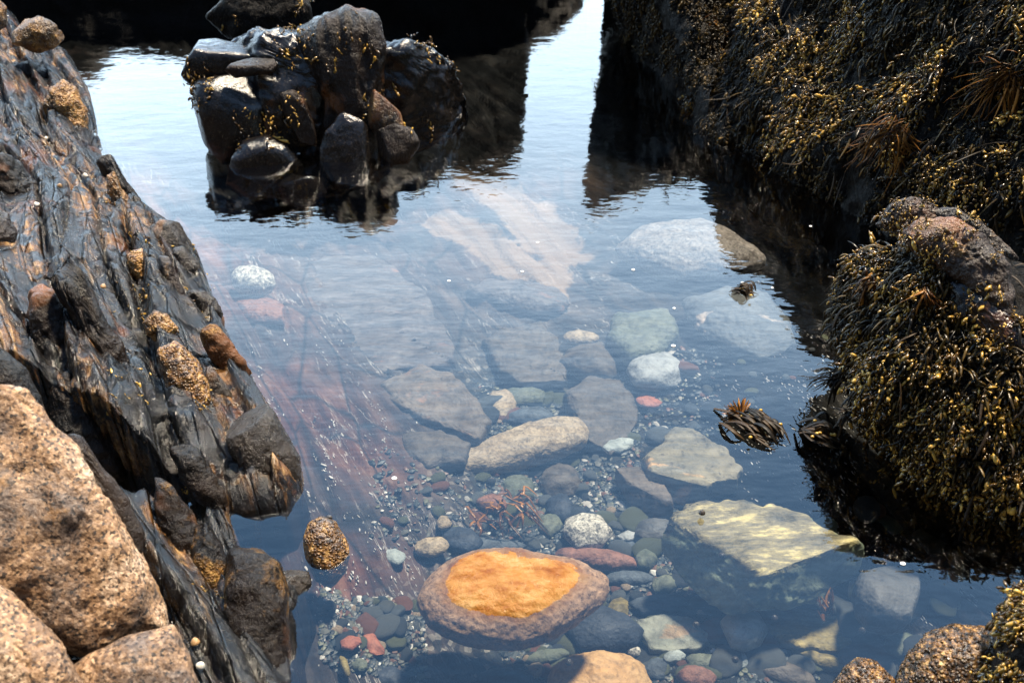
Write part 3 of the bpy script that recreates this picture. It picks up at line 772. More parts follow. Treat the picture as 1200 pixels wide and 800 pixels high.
F = np.stack([i[:-1, :-1], i[1:, :-1], i[1:, 1:], i[:-1, 1:]], -1).reshape(-1, 4)
V = V + vnormals(V, F) * (.025 * fbm(V * 6, 4))[:, None]
cw = V.mean(0) * np.array([1, 1, 0])
o = link('offframe_cliff', mesh_from('back_ledge', V - cw, F), M['shadow_rock'], cw); tag(o, kind='structure')
# unseen rock face added behind the camera to block sky light
th_ = np.linspace(R(178), R(362), 160); hs = np.linspace(0, 1, 60)
T, Hh = np.meshgrid(th_, hs, indexing='ij')
rad_ = 3.1 + .5 * Hh
V = np.c_[(rad_ * np.cos(T)).ravel() * 1.35, (rad_ * np.sin(T)).ravel() * .8 - .4, (-.6 + 5.2 * Hh).ravel()]
i = np.arange(160 * 60).reshape(160, 60)
F = np.stack([i[:-1, :-1], i[:-1, 1:], i[1:, 1:], i[1:, :-1]], -1).reshape(-1, 4)
V = V + vnormals(V, F) * (.22 * fbm(V * 1.1, 5))[:, None]
o = link('offframe_cliff', mesh_from('sky_block_cliff', V, F), M['shadow_rock']); tag(o, kind='structure')

# ------------------------------------------------------------------ stones under the water
ST = {}
def SM(*a, **k):
    n_ = a[0]
    if n_ not in ST: ST[n_] = mat_stone(*a, **k)
    return ST[n_]
orange = SM('orange_stone', (.23, .135, .078), (.34, .215, .13), (.08, .042, .022), .58, 16, .25, rough=.4)
orange = top_stain(orange, .028, .038, [(.26, (.02, .006, .0015)), (.36, (.14, .042, .005)), (.48, (.21, .090, .020)), (.60, (.25, .130, .040)), (.74, (.31, .20, .09))], rough=.10, sc=9, amt=.5, aniso=(1, 1.8, 1))
yellow = SM('yellow_orange_stone', (.34, .19, .075), (.42, .27, .13), (.10, .05, .02), .66, 12, .2)
tan = SM('tan_stone', (.22, .165, .105), (.31, .245, .165), (.09, .065, .04), .62, 18, .3)
pale = SM('pale_granite_stone', (.15, .125, .105), (.21, .18, .155), (.07, .055, .045), .58, 12, .5)
white = SM('white_stone', (.20, .205, .20), (.28, .28, .27), (.14, .135, .125), .62, 14)
slate = SM('slate', (.035, .042, .05), (.07, .08, .088), (.02, .02, .02), .68, 14, band=.15)
navy = SM('blue_black_stone', (.022, .026, .034), (.04, .046, .056), (.015, .015, .015), .70, 10)
bluegrey = SM('blue_grey_stone', (.19, .21, .20), (.30, .32, .30), (.12, .13, .13), .66, 12)
green = SM('green_grey_stone', (.065, .075, .055), (.12, .125, .09), (.05, .05, .04), .62, 14)
redd = SM('red_brown_stone', (.14, .062, .042), (.22, .11, .075), (.06, .03, .02), .62, 18, .2)
brick = SM('brick_red_stone', (.22, .075, .045), (.32, .125, .075), (.08, .04, .03), .66, 14)
dkb = SM('dark_brown_stone', (.045, .038, .032), (.085, .07, .056), (.02, .02, .018), .64, 12, band=.2)
purple = SM('purple_slab', (.045, .040, .040), (.085, .072, .066), (.04, .03, .03), .64, 7, band=.3, patch=(.17, .095, .07), patch_t=.64)
rbslab = SM('red_brown_slab', (.065, .054, .045), (.115, .09, .068), (.03, .03, .025), .64, 8, band=.2, patch=(.18, .10, .06), patch_t=.60)
hero = SM('olive_layered_slab', (.10, .118, .086), (.18, .205, .145), (.05, .05, .04), .66, 9, band=.3, patch=(.13, .075, .045), patch_t=.60, patch_scale=6, rot=(0, 0, -.2))
hero = top_stain(hero, .022, .032, [(.36, (.05, .048, .035)), (.46, (.13, .11, .068)), (.55, (.22, .185, .105)), (.64, (.50, .41, .19))], sc=7, amt=.5, tilt=(-.10, -.05, 1), aniso=(.8, 3.2, 1), rot=.25)
vein = SM('veined_slab', (.095, .085, .06), (.17, .145, .095), (.05, .04, .03), .64, 8, band=.25, patch=(.44, .26, .12), patch_t=.575, patch_scale=4.5, rot=(0, 0, -.8))
yslab = SM('yellowish_slab', (.085, .066, .023), (.17, .13, .05), (.07, .055, .03), .62, 9, band=.4, patch=(.10, .10, .06), patch_t=.58)
gslab = SM('grey_green_slab', (.15, .155, .12), (.24, .23, .18), (.09, .08, .06), .64, 9, .1, patch=(.28, .19, .11), patch_t=.60)
speck = SM('speckled_stone', (.36, .33, .28), (.52, .48, .40), (.10, .09, .08), .56, 30, .7)
dgrey = SM('dark_grey_stone', (.06, .06, .058), (.10, .095, .09), (.03, .03, .03), .66, 8)
patchy = SM('patchy_blue_rock', (.05, .055, .058), (.10, .10, .095), (.03, .03, .03), .64, 9, patch=(.48, .38, .30), patch_t=.60, patch_scale=5)

def ragged(out, amp=.06, n=4, seed=0):
    r = random.Random(seed); pts = []
    c = np.mean(out, 0); L_ = np.hypot(*(np.array(out) - c).T).mean()
    for a_, b_ in zip(out, out[1:] + out[:1]):
        for k in range(n):
            t = k / n; pts.append((a_[0] + (b_[0] - a_[0]) * t + r.uniform(-amp, amp) * L_, a_[1] + (b_[1] - a_[1]) * t + r.uniform(-amp, amp) * L_ * .6))
    return pts

def stone(out, mat, label, name='stone', depth=.55, lift=.35, cat=None, sub=5, z=None, **kw):
    c = np.array(out, float).mean(0)
    if z is None:
        z = -.2
        for _ in range(4):
            p = at(c[0], c[1], z)
            A = np.array([at(q[0], q[1], z)[:2] for q in out]); sz = np.hypot(*(A - p[:2]).T).mean()
            z = min(-.045 - depth * sz, bed1(p[0], p[1]) + lift * depth * sz)
    if name in ('slab', 'block') and not kw.pop('neat', 0): out = ragged(out, seed=int(c[0])); kw['noise'] = kw.get('noise', .05) * 1.3; kw.setdefault('smooth_r', .03)
    kw.setdefault('noise', .05); kw.setdefault('fine', .014); kw.setdefault('mode', 'flat')
    return rock(name, out, mat, label, cat or name, z=z, depth=depth, sub=sub, seed=int(c[0] * 3 + c[1]), **kw)

UPc = lambda x, y, f, k=.03: ((x, y, 1), f, k)
stone([(488, 706), (497, 682), (520, 660), (550, 648), (590, 645), (640, 651), (690, 663), (712, 676), (716, 690), (704, 707), (680, 727), (650, 746), (610, 760), (570, 762), (530, 750), (500, 732)], orange, 'large orange stone breaking the surface in the foreground', z=-.037, depth=.46, sub=6, noise=.035, cuts=[((.05, .1, 1), .86, .05)])
stone([(640, 802), (646, 783), (665, 771), (700, 766), (735, 769), (756, 782), (766, 803), (758, 840), (700, 855), (650, 835)], yellow, 'smooth yellow orange stone cut off by the bottom edge', depth=.6, sub=6, lift=.7)
stone([(530, 549), (546, 531), (580, 515), (620, 500), (656, 491), (680, 493), (690, 505), (685, 520), (665, 531), (620, 543), (580, 554), (546, 557)], tan, 'long tan finger shaped stone in the middle of the pool', depth=.38, lift=1.0, box=.8, sub=6)
stone([(720, 291), (745, 271), (785, 259), (820, 260), (855, 271), (888, 296), (900, 312), (860, 323), (800, 328), (765, 319), (735, 306)], pale, 'big pale speckled boulder under the water below the black reflection', 'boulder', depth=.35, lift=.7, sub=6)
stone([(733, 433), (742, 420), (755, 409), (775, 411), (798, 428), (806, 440), (796, 450), (770, 456), (745, 452)], white, 'white angular stone on the bed right of centre', depth=.5, lift=.8, ncut=3, box=.85, cuts=[UPc(.1, -.1, .6)])
stone([(775, 624), (788, 606), (815, 597), (850, 598), (900, 605), (945, 618), (975, 640), (1006, 653), (1009, 664), (985, 677), (975, 690), (900, 702), (870, 712), (830, 713), (805, 696), (788, 660)], hero, 'large olive slab with pale yellow layers in the right foreground', 'slab', z=-.085, depth=.50, sub=6, box=.6, noise=.03, smooth_r=.02, strata=.02, sdir=(1, -.2, 0), cuts=[((-.10, -.05, 1), .50, .02), ((.35, -1, .25), .66, .03), ((-.75, -.75, .45), .40, .03)])
stone([(755, 541), (790, 505), (815, 510), (850, 535), (869, 555), (863, 570), (835, 576), (800, 587), (780, 580), (762, 566)], vein, 'brown slab crossed by an orange vein above the olive slab', 'slab', depth=.5, lift=.75, box=.65, smooth_r=.02, sub=6, cuts=[UPc(.05, -.05, .5, .02), ((-.3, -1, .2), .7, .03)])
stone([(720, 553), (745, 540), (766, 556), (786, 590), (792, 606), (766, 606), (740, 586)], rbslab, 'dark brown block left of the slab with the orange vein', 'block', depth=.7, lift=.5, box=.65, ncut=2, cuts=[UPc(0, .1, .6)])
stone([(998, 692), (1003, 676), (1030, 662), (1060, 656), (1075, 671), (1077, 700), (1069, 735), (1050, 743), (1020, 736), (1003, 714)], dgrey, 'dark grey smooth boulder beneath the weed covered rock', 'boulder', z=-.12, depth=.8, sub=6, noise=.02, ncut=2, box=.85, cuts=[((.2, .2, 1), .72, .05)])
stone([(843, 726), (850, 715), (870, 712), (890, 722), (900, 740), (893, 756), (875, 763), (857, 758)], bluegrey, 'egg shaped pale blue grey stone', depth=.8, lift=1.1, noise=.015, ncut=1)
stone([(845, 769), (855, 759), (885, 762), (889, 773), (870, 783), (850, 781)], bluegrey, 'flat pale stone lying below the egg shaped stone', depth=.35, lift=.8)
stone([(660, 736), (680, 716), (705, 710), (735, 722), (756, 742), (746, 759), (715, 768), (680, 766)], navy, 'blue black rounded stone right of the large orange stone', depth=.6, lift=.6, sub=6, noise=.02)
stone([(742, 729), (775, 722), (810, 724), (834, 749), (820, 761), (790, 766), (764, 763)], gslab, 'flat grey green slab between the blue black stone and the egg shaped stone', 'slab', depth=.35, lift=1.0, box=.7, smooth_r=.02, cuts=[UPc(0, -.1, .5)])
stone([(735, 706), (755, 698), (795, 695), (809, 706), (790, 719), (755, 721)], slate, 'low slate blue stone behind the grey green slab', depth=.4, lift=.7)
stone([(885, 716), (905, 708), (950, 715), (985, 728), (1011, 750), (985, 766), (940, 763), (905, 749)], yslab, 'mossy yellow slab below the olive slab', 'slab', depth=.4, lift=.7, box=.7, sub=6, noise=.06, cuts=[UPc(.05, -.1, .5)])
stone(ell(1060, 757, 28, 15, 15, .1), green, 'dark green stone behind the rusty boulder', depth=.5)
stone(ell(1018, 768, 36, 20, 0, .08), purple, 'purplish round stone half hidden by the small rusty boulder', depth=.5)
stone([(659, 626), (662, 609), (680, 602), (705, 607), (719, 626), (706, 641), (676, 646)], speck, 'round speckled cream stone above the large orange stone', depth=.65, lift=.9, noise=.05)
stone([(722, 628), (735, 621), (750, 625), (746, 634), (730, 634)], white, 'small flat white stone right of the speckled stone', depth=.4, lift=1.4, ncut=3)
stone(ell(607, 572, 21, 17, 0, .14), green, 'rounded green grey stone below the long tan stone', depth=.6)
stone(ell(577, 590, 18, 11, 5, .14), redd, 'small red brown stone beside the green grey stone', depth=.6, lift=.8)
stone(ell(760, 470, 15, 8, 12, .1), brick, 'flat salmon orange stone below the white angular stone', depth=.4, lift=1.0)
stone(ell(725, 522, 20, 9, -12, .1), bluegrey, 'flat grey oval stone right of the long tan stone', depth=.4, lift=1.0)
stone([(655, 426), (670, 405), (700, 400), (720, 412), (730, 436), (715, 446), (680, 442)], dkb, 'dark brown angular rock left of the white stone', 'rock', depth=.5, lift=.6, ncut=3)
stone(ell(680, 397, 23, 9, 5, .12), tan, 'small tan stone on top of a dark brown rock', depth=.5, lift=2.4)
stone([(565, 402), (590, 389), (632, 383), (655, 400), (661, 430), (664, 450), (610, 453), (588, 441)], dkb, 'flat dark slab in the middle of the bed above the long tan stone', 'slab', depth=.3, lift=.8, box=.6, smooth_r=.02, sub=6, cuts=[UPc(.05, -.05, .45)])
stone([(657, 466), (690, 445), (725, 450), (746, 480), (741, 516), (715, 537), (690, 522), (672, 492)], dkb, 'dark sloping slab right of the long tan stone', 'slab', depth=.35, lift=.6, box=.6, sub=6, cuts=[UPc(.15, -.1, .5)])
stone([(448, 452), (490, 432), (530, 440), (556, 465), (574, 500), (560, 520), (530, 507), (490, 492), (464, 477)], rbslab, 'reddish brown slab left of the long tan stone', 'slab', depth=.3, lift=.7, box=.65, sub=6, cuts=[UPc(-.05, -.1, .5)])
stone([(470, 510), (515, 506), (552, 522), (545, 545), (500, 552), (474, 535)], dkb, 'dark slab under the tip of the long tan stone', 'slab', depth=.3, lift=.3, box=.7)
stone([(335, 322), (380, 299), (440, 300), (490, 330), (522, 380), (532, 430), (480, 433), (430, 441), (400, 412), (350, 372)], purple, 'broad purple grey slab in the left middle of the bed', 'slab', depth=.09, lift=.5, box=.7, sub=6, noise=.025, cuts=[UPc(0, 0, .5)])
stone(ell(296, 330, 28, 17, 0, .08), speck, 'round speckled pale stone near the outcrop', depth=.6, lift=1.0)
stone(ell(305, 364, 40, 15, 12, .14), redd, 'low reddish stone below the round pale stone', depth=.35, ncut=2)
stone(ell(612, 350, 62, 19, 10, .14), purple, 'low reddish rock just below the cream patches of the bed', 'rock', depth=.35, sub=6)
stone([(800, 352), (850, 336), (900, 345), (926, 380), (932, 420), (890, 427), (840, 402), (804, 376)], patchy, 'blue grey rock with a pale patch near the right side', 'rock', depth=.3, lift=.7, sub=6, noise=.06)
stone([(718, 372), (782, 365), (797, 390), (776, 420), (735, 427), (712, 400)], green, 'flat grey block behind the white angular stone', 'slab', depth=.35, lift=.5, box=.65, sub=6)
stone(ell(622, 489, 29, 12, -4, .08), slate, 'slate blue stone behind the long tan stone', depth=.5, lift=.6)
stone(ell(588, 472, 17, 17, 0, .16), tan, 'small tan stone left of the slate blue stone', depth=.4, lift=.6)
stone([(597, 476), (586, 460), (612, 450), (640, 458), (636, 474)], green, 'greenish flat stone behind the slate blue stone', depth=.4, lift=.5)
stone(ell(655, 566, 27, 24, 20, .16), dkb, 'dark block below the end of the long tan stone', 'block', depth=.5, ncut=4)
stone(ell(655, 596, 17, 17, 0, .14), navy, 'black stone left of the speckled cream stone', depth=.6, lift=.5)
stone(ell(462, 652, 15, 9, 8, .1), bluegrey, 'flat grey stone left of the large orange stone', depth=.4, lift=1.0)
stone([(425, 745), (437, 740), (454, 765), (432, 769)], brick, 'brick red square stone in the lower left of the bed', depth=.4, lift=1.2, ncut=2, smooth_r=.02)
stone([(398, 752), (408, 744), (422, 746), (424, 753), (412, 762), (400, 760)], brick, 'curved brick red stone touching the square one', depth=.5, lift=1.2)
stone(ell(421, 778, 11, 8, 0, .1), green, 'small olive oval stone below the brick red stones', depth=.5, lift=1.0)
stone(ell(404, 780, 5, 14, -18, .1), yslab, 'thin olive yellow splinter of stone standing near the bottom left', depth=.8, lift=1.0)
stone(ell(455, 794, 26, 13, 0, .1), navy, 'dark blue stone at the bottom edge below the brick red stones', depth=.5)
stone(ell(590, 797, 36, 16, 0, .1), navy, 'dark blue stone at the bottom edge left of the yellow orange stone', depth=.5)
stone(ell(641, 769, 27, 8, -12, .12), green, 'greenish flat stone between the two orange stones', depth=.5, lift=.8)
stone(ell(628, 783, 10, 10, 0, .16), tan, 'small cream block beside the yellow orange stone', depth=.6, lift=1.0, ncut=3)
stone(ell(816, 793, 24, 14, 5, .1), redd, 'rusty red round stone at the bottom edge', depth=.6, lift=.8)
stone(ell(826, 775, 24, 10, 5, .1), green, 'brown green stone behind the rusty red stone', depth=.5)
stone(ell(742, 763, 9, 7, 10, .08), speck, 'small pale speckled stone between the blue black and yellow orange stones', depth=.8, lift=1.2)
stone(ell(790, 769, 14, 8, -8, .1), bluegrey, 'small grey white stone under the grey green slab', depth=.6, lift=1.0)
stone(ell(770, 783, 16, 14, 0, .12), slate, 'slate stone right of the yellow orange stone', depth=.5)
stone(ell(700, 655, 52, 12, 7, .08), redd, 'long dark red stone behind the large orange stone', depth=.5, lift=.5)
stone(ell(757, 656, 14, 12, 0, .12), green, 'round green stone left of the olive slab', depth=.7, lift=.8)
stone(ell(735, 642, 17, 8, 5, .12), slate, 'slate blue stone right of the speckled cream stone', depth=.5)
stone(ell(768, 624, 26, 17, 0, .12), dgrey, 'dark rounded stone tucked behind the olive slab', depth=.6)
stone(ell(738, 678, 30, 9, 0, .1), slate, 'long slate stone right of the tip of the large orange stone', depth=.5)
stone(ell(724, 714, 13, 15, 0, .12), yslab, 'olive stone touching the blue black stone', depth=.6)
stone(ell(778, 685, 16, 12, -10, .14), green, 'mossy lump beside the lower left corner of the olive slab', depth=.6)
stone([(284, 602), (300, 598), (322, 610), (340, 630), (334, 644), (312, 636), (292, 620)], speck, 'cream granite stone in the notch below the wet dome', depth=.4, lift=1.0, noise=.06)
stone(ell(958, 773, 40, 10, 16, .14), yslab, 'yellow ridge of stone below the mossy yellow slab', depth=.5, ncut=2)
stone(ell(920, 790, 40, 14, 20, .14), dkb, 'dark brown stone near the bottom edge below the mossy slab', depth=.5)
stone(ell(505, 640, 24, 12, -10, .16), tan, 'rough tan stone at the left shoulder of the large orange stone', depth=.5, ncut=3, lift=.7)
stone(ell(540, 632, 24, 14, 10, .14), navy, 'dark blue stone above the large orange stone', depth=.5)
stone(ell(520, 612, 9, 8, 0, .16), tan, 'small golden tan stone above the dark blue stone', depth=.6, lift=1.2)
stone(ell(645, 615, 14, 14, 0, .14), green, 'green lump left of the speckled cream stone', depth=.6)
stone(ell(575, 640, 40, 10, 0, .12), slate, 'slate stone behind the top of the large orange stone', depth=.4)

# ------------------------------------------------------------------ gravel and pebbles
kinds = [('small grey pebble', (.075, .08, .078), .30), ('small slate blue pebble', (.034, .038, .041), .26), ('small white pebble', (.36, .34, .30), .05),
         ('small rust brown pebble', (.13, .06, .038), .12), ('small olive green pebble', (.08, .085, .05), .14), ('small tan pebble', (.27, .20, .13), .08)]
pm = [mat_stone('pebble_' + k[0].split()[1], tuple(c * .8 for c in k[1]), tuple(min(.8, c * 1.2) for c in k[1]), (.05, .05, .045), .66, 60) for k in kinds]
pmesh = []
for ki in range(len(kinds)):
    row = []
    for q in range(5):
        n_, F_ = ico(3)
        r_ = np.random.default_rng(900 + ki * 7 + q)
        Vp = n_ * r_.uniform(.7, 1.25, 3) * np.array([1, 1, .62])
        for _ in range(5):
            N = r_.normal(size=3); N /= np.linalg.norm(N); Vp = soft_cut(Vp, N, r_.uniform(.55, .9), .06)
        Vp = Vp + vnormals(Vp, F_) * (.05 * fbm(Vp * 2 + q * 9, 3))[:, None]
        m_ = mesh_from('pebble', Vp, F_); m_.materials.append(pm[ki]); row.append(m_)
    pmesh.append(row)
zones = [((560, 455), (740, 560), 60), ((560, 545), (780, 660), 70), ((640, 660), (880, 800), 60), ((395, 735), (500, 800), 45), ((600, 760), (660, 800), 15), ((450, 580), (560, 660), 10), ((820, 440), (960, 560), 12), ((700, 440), (830, 500), 10)]
wts = np.cumsum([k[2] for k in kinds])
pr = random.Random(5)
for (x0, y0), (x1, y1), cnt in zones:
    for _ in range(cnt):
        px, py = pr.uniform(x0, x1), pr.uniform(y0, y1)
        p = at(px, py, -.24); zb = bed1(p[0], p[1])
        ki = int(np.searchsorted(wts, pr.random() * wts[-1])); rd_ = pr.choice([.006, .008, .010, .012, .016])
        if ki == 2: rd_ *= .75
        o = bpy.data.objects.new('pebble', pmesh[ki][pr.randrange(5)]); COL.objects.link(o)
        o.location = (p[0], p[1], min(zb + rd_ * .4, -.02)); o.scale = (rd_ * pr.uniform(.9, 1.4), rd_, rd_ * pr.uniform(.7, 1)); o.rotation_euler = (pr.uniform(-.3, .3), pr.uniform(-.3, .3), pr.uniform(0, 6.28))
        tag(o, kinds[ki][0] + ' lying in the gravel on the pool bed', 'pebble', kinds[ki][0] + 's on the pool bed')

ck = [(0, 'grey cobble packed among others on the pool bed'), (1, 'slate blue cobble packed among others on the pool bed'), (3, 'rust brown cobble packed among others on the pool bed'), (4, 'olive green cobble packed among others on the pool bed')]
for (x0, y0), (x1, y1), cnt in [((880, 690), (1100, 800), 26), ((960, 560), (1090, 660), 8), ((700, 560), (790, 640), 8), ((540, 560), (680, 650), 9), ((640, 660), (860, 800), 20), ((380, 720), (480, 800), 4), ((720, 430), (850, 510), 8), ((560, 440), (680, 500), 10)]:
    for _ in range(cnt):
        px, py = pr.uniform(x0, x1), pr.uniform(y0, y1)
        p = at(px, py, -.22); zb = bed1(p[0], p[1]); ki, lb = pr.choice(ck + ck[:2] * 3 + ck[3:]); rd_ = pr.uniform(.017, .034)
        o = bpy.data.objects.new('cobble', pmesh[ki][pr.randrange(5)]); COL.objects.link(o)
        o.location = (p[0], p[1], min(zb + rd_ * .25, -.05)); o.scale = (rd_ * pr.uniform(1, 1.5), rd_, rd_ * pr.uniform(.6, .95)); o.rotation_euler = (pr.uniform(-.3, .3), pr.uniform(-.3, .3), pr.uniform(0, 6.28))
        tag(o, lb, 'cobble', lb.split(' cobble')[0] + ' cobbles on the pool bed')

def scatter(name, pts, rad_lo, rad_hi, mat, seed, sub=1, flat=.6, elong=1.0, dirs=None):
    r_ = np.random.default_rng(seed); n_, F_ = ico(sub); k = len(pts)
    rr = r_.uniform(rad_lo, rad_hi, k) * r_.choice([.7, 1, 1, 1.5], k)
    a = r_.uniform(0, 6.28, k) if dirs is None else dirs + r_.normal(0, .25, k)
    sx, sy, sz = rr * r_.uniform(1, 1.5, k) * elong, rr * r_.uniform(.7, 1, k), rr * r_.uniform(.6, 1, k) * flat
    jit = 1 + r_.uniform(-.22, .22, (k, len(n_)))
    L = n_[None] * jit[:, :, None] * np.stack([sx, sy, sz], 1)[:, None]
    c_, s_ = np.cos(a)[:, None], np.sin(a)[:, None]
    V = np.stack([L[..., 0] * c_ - L[..., 1] * s_, L[..., 0] * s_ + L[..., 1] * c_, L[..., 2]], -1) + pts[:, None]
    F = (F_[None] + (np.arange(k) * len(n_))[:, None, None]).reshape(-1, 3)
    me = mesh_from(name, V.reshape(-1, 3), F, smooth=sub > 1)
    tint = np.repeat(r_.random(k), len(n_)).astype(np.float32)
    at2 = me.attributes.new('tint', 'FLOAT', 'POINT'); at2.data.foreach_set('value', tint)
    return link(name, me, mat)

s = NT('gravel_grains')
tn = s.n('ShaderNodeAttribute', attribute_name='tint').outputs['Fac']
s.principled(s.ramp(tn, [(0, (.013, .017, .019)), (.25, (.035, .041, .04)), (.45, (.07, .068, .055)), (.6, (.02, .027, .031)), (.74, (.10, .05, .032)), (.82, (.085, .085, .05)), (.94, (.26, .24, .21)), (.985, (.42, .40, .36))], 'CONSTANT'), .5, None, .3)
gravel_mat = s.m
pts = []
for (x0, y0), (x1, y1), cnt in [((560, 440), (750, 600), 2400), ((560, 560), (800, 680), 2200), ((620, 660), (960, 830), 2400), ((385, 735), (500, 830), 1200), ((590, 755), (670, 820), 500), ((440, 560), (560, 680), 250), ((690, 420), (840, 520), 700)]:
    px, py = rng.uniform(x0, x1, cnt), rng.uniform(y0, y1, cnt)
    pts.append(np.array([at(a_, b_, -.24) for a_, b_ in zip(px, py)]))
pts = np.concatenate(pts); zb = bed(pts[:, :2]); pts[:, 2] = np.minimum(zb + .002, -.03)
o = scatter('gravel', pts, .0025, .006, gravel_mat, 3); tag(o, 'fine mixed gravel of grey, brown and white grains on the pool bed', 'gravel', kind='stuff')

s = NT('shell_grit')
tn = s.n('ShaderNodeAttribute', attribute_name='tint').outputs['Fac']
s.principled(s.ramp(tn, [(0, (.10, .09, .08)), (.6, (.26, .235, .21)), (1, (.48, .45, .42))]), .4, None, .4)
pts, dr = [], []
for (x0, y0), (x1, y1), cnt, bd in [((280, 380), (480, 720), 1300, B_L), ((820, 400), (1010, 600), 1500, B_R), ((430, 420), (600, 640), 500, B_L), ((1060, 640), (1190, 720), 500, B_R), ((350, 680), (470, 800), 350, B_L), ((560, 240), (900, 420), 250, B_R)]:
    nc = max(12, cnt // 16)
    cx_, cy_ = rng.uniform(x0, x1, nc), rng.uniform(y0, y1, nc)
    for a_, b_ in zip(cx_, cy_):
        p = at(a_, b_, -.16)[:2]; m_ = rng.integers(2, 14)
        q = p + bd[None] * rng.normal(0, .035, m_)[:, None] + np.array([bd[1], -bd[0]])[None] * rng.normal(0, .003, m_)[:, None]
        pts.append(q); dr.append(np.full(m_, math.atan2(bd[1], bd[0])))
pts = np.concatenate(pts); dr = np.concatenate(dr)
zb = bed(pts); o = scatter('shell_grit', np.c_[pts, np.minimum(zb + .0015, -.025)], (.0004), .0017, s.m, 4, elong=2.2, dirs=dr)
tag(o, 'white shell grit lying in streaks along the rock layers of the bed', 'shell grit', kind='stuff')

# ------------------------------------------------------------------ seaweed
def sample(key, count, seed, mask=None, pmask=None):
    r_ = np.random.default_rng(seed)
    VV, FF, off = [], [], 0
    for V, F in SURF[key]:
        if F.shape[1] == 4: F = np.concatenate([F[:, :3], F[:, [0, 2, 3]]])
        VV.append(V); FF.append(F + off); off += len(V)
    V = np.concatenate(VV); F = np.concatenate(FF)
    a, b, c = V[F[:, 0]], V[F[:, 1]], V[F[:, 2]]
    nn = np.cross(b - a, c - a); ar = np.linalg.norm(nn, axis=1); nn = nn / (ar[:, None] + 1e-12)
    ctr = (a + b + c) / 3
    # orient outwards: towards the viewer's half space or up
    view = CAM - ctr; view /= np.linalg.norm(view, axis=1)[:, None]
    flip = (nn * view).sum(1) < 0
    vis = ~flip
    if mask is not None: vis = vis & mask(ctr, nn)
    if pmask is not None: vis = vis & pmask(*project(ctr))
    pcd = np.where(vis, ar, 0); pcd = pcd / pcd.sum()
    idx = r_.choice(len(F), count, p=pcd)
    u, v = r_.random(count), r_.random(count); m = u + v > 1; u[m], v[m] = 1 - u[m], 1 - v[m]
    P = a[idx] + u[:, None] * (b - a)[idx] + v[:, None] * (c - a)[idx]
    return P, nn[idx]

def weed(name, key, count, mat, label, seed, size=(.0035, .0062), chain=(3, 9), thr=.05, nsc=9.0, mask=None, pmask=None, out=.004, cat='seaweed'):
    r_ = np.random.default_rng(seed)
    P, N = sample(key, count, seed, mask, pmask)
    keep = (pnoise(P * nsc + seed) + .5 * pnoise(P * nsc * 2.7 + seed)) > thr
    keep &= P[:, 2] > -.01
    if pmask is not None:
        x, y = project(P); keep &= pmask(x, y)
    P, N = P[keep], N[keep]
    down = np.array([0, 0, -1.0])
    n_, F_ = ico(1)
    pos, dirs, tint, sz = [], [], [], []
    for p, nn in zip(P, N):
        tdir = down - nn * (down @ nn) + r_.normal(0, .30, 3); tdir /= np.linalg.norm(tdir) + 1e-9
        k = r_.integers(*chain); q = p + nn * out * r_.uniform(.3, 2.0); s0 = r_.uniform(*size); t0 = r_.random()
        for j in range(k):
            pos.append(q + r_.normal(0, s0 * .55, 3)); dd = tdir + r_.normal(0, .45, 3); dirs.append(dd / np.linalg.norm(dd))
            tint.append(np.clip(t0 * .6 + r_.random() * .4, 0, 1)); sz.append(s0 * r_.choice([.5, .75, .9, 1.1, 1.5]))
            q = q + tdir * s0 * 1.75 + down * .0008 * j
    pos, dirs, tint, sz = np.array(pos), np.array(dirs), np.array(tint), np.array(sz)
    ref = np.where(np.abs(dirs[:, 2:3]) < .9, np.array([[0, 0, 1.0]]), np.array([[1.0, 0, 0]]))
    A = np.cross(dirs, ref); A /= np.linalg.norm(A, axis=1)[:, None]; B = np.cross(dirs, A)
    L = n_[None] * np.stack([sz * r_.uniform(.35, .75, len(sz)), sz * r_.uniform(.35, .7, len(sz)), sz * r_.uniform(1.0, 1.9, len(sz))], 1)[:, None] * (1 + r_.uniform(-.16, .16, (len(sz), len(n_), 1)))
    V = pos[:, None] + L[..., 0:1] * A[:, None] + L[..., 1:2] * B[:, None] + L[..., 2:3] * dirs[:, None]
    k = len(pos)
    F = (F_[None] + (np.arange(k) * len(n_))[:, None, None]).reshape(-1, 3)
    me = mesh_from(name, V.reshape(-1, 3), F)
    a_ = me.attributes.new('tint', 'FLOAT', 'POINT'); a_.data.foreach_set('value', np.repeat(tint, len(n_)).astype(np.float32))
    o = link(name, me, M[mat]); tag(o, label, cat, kind='stuff')
    return o

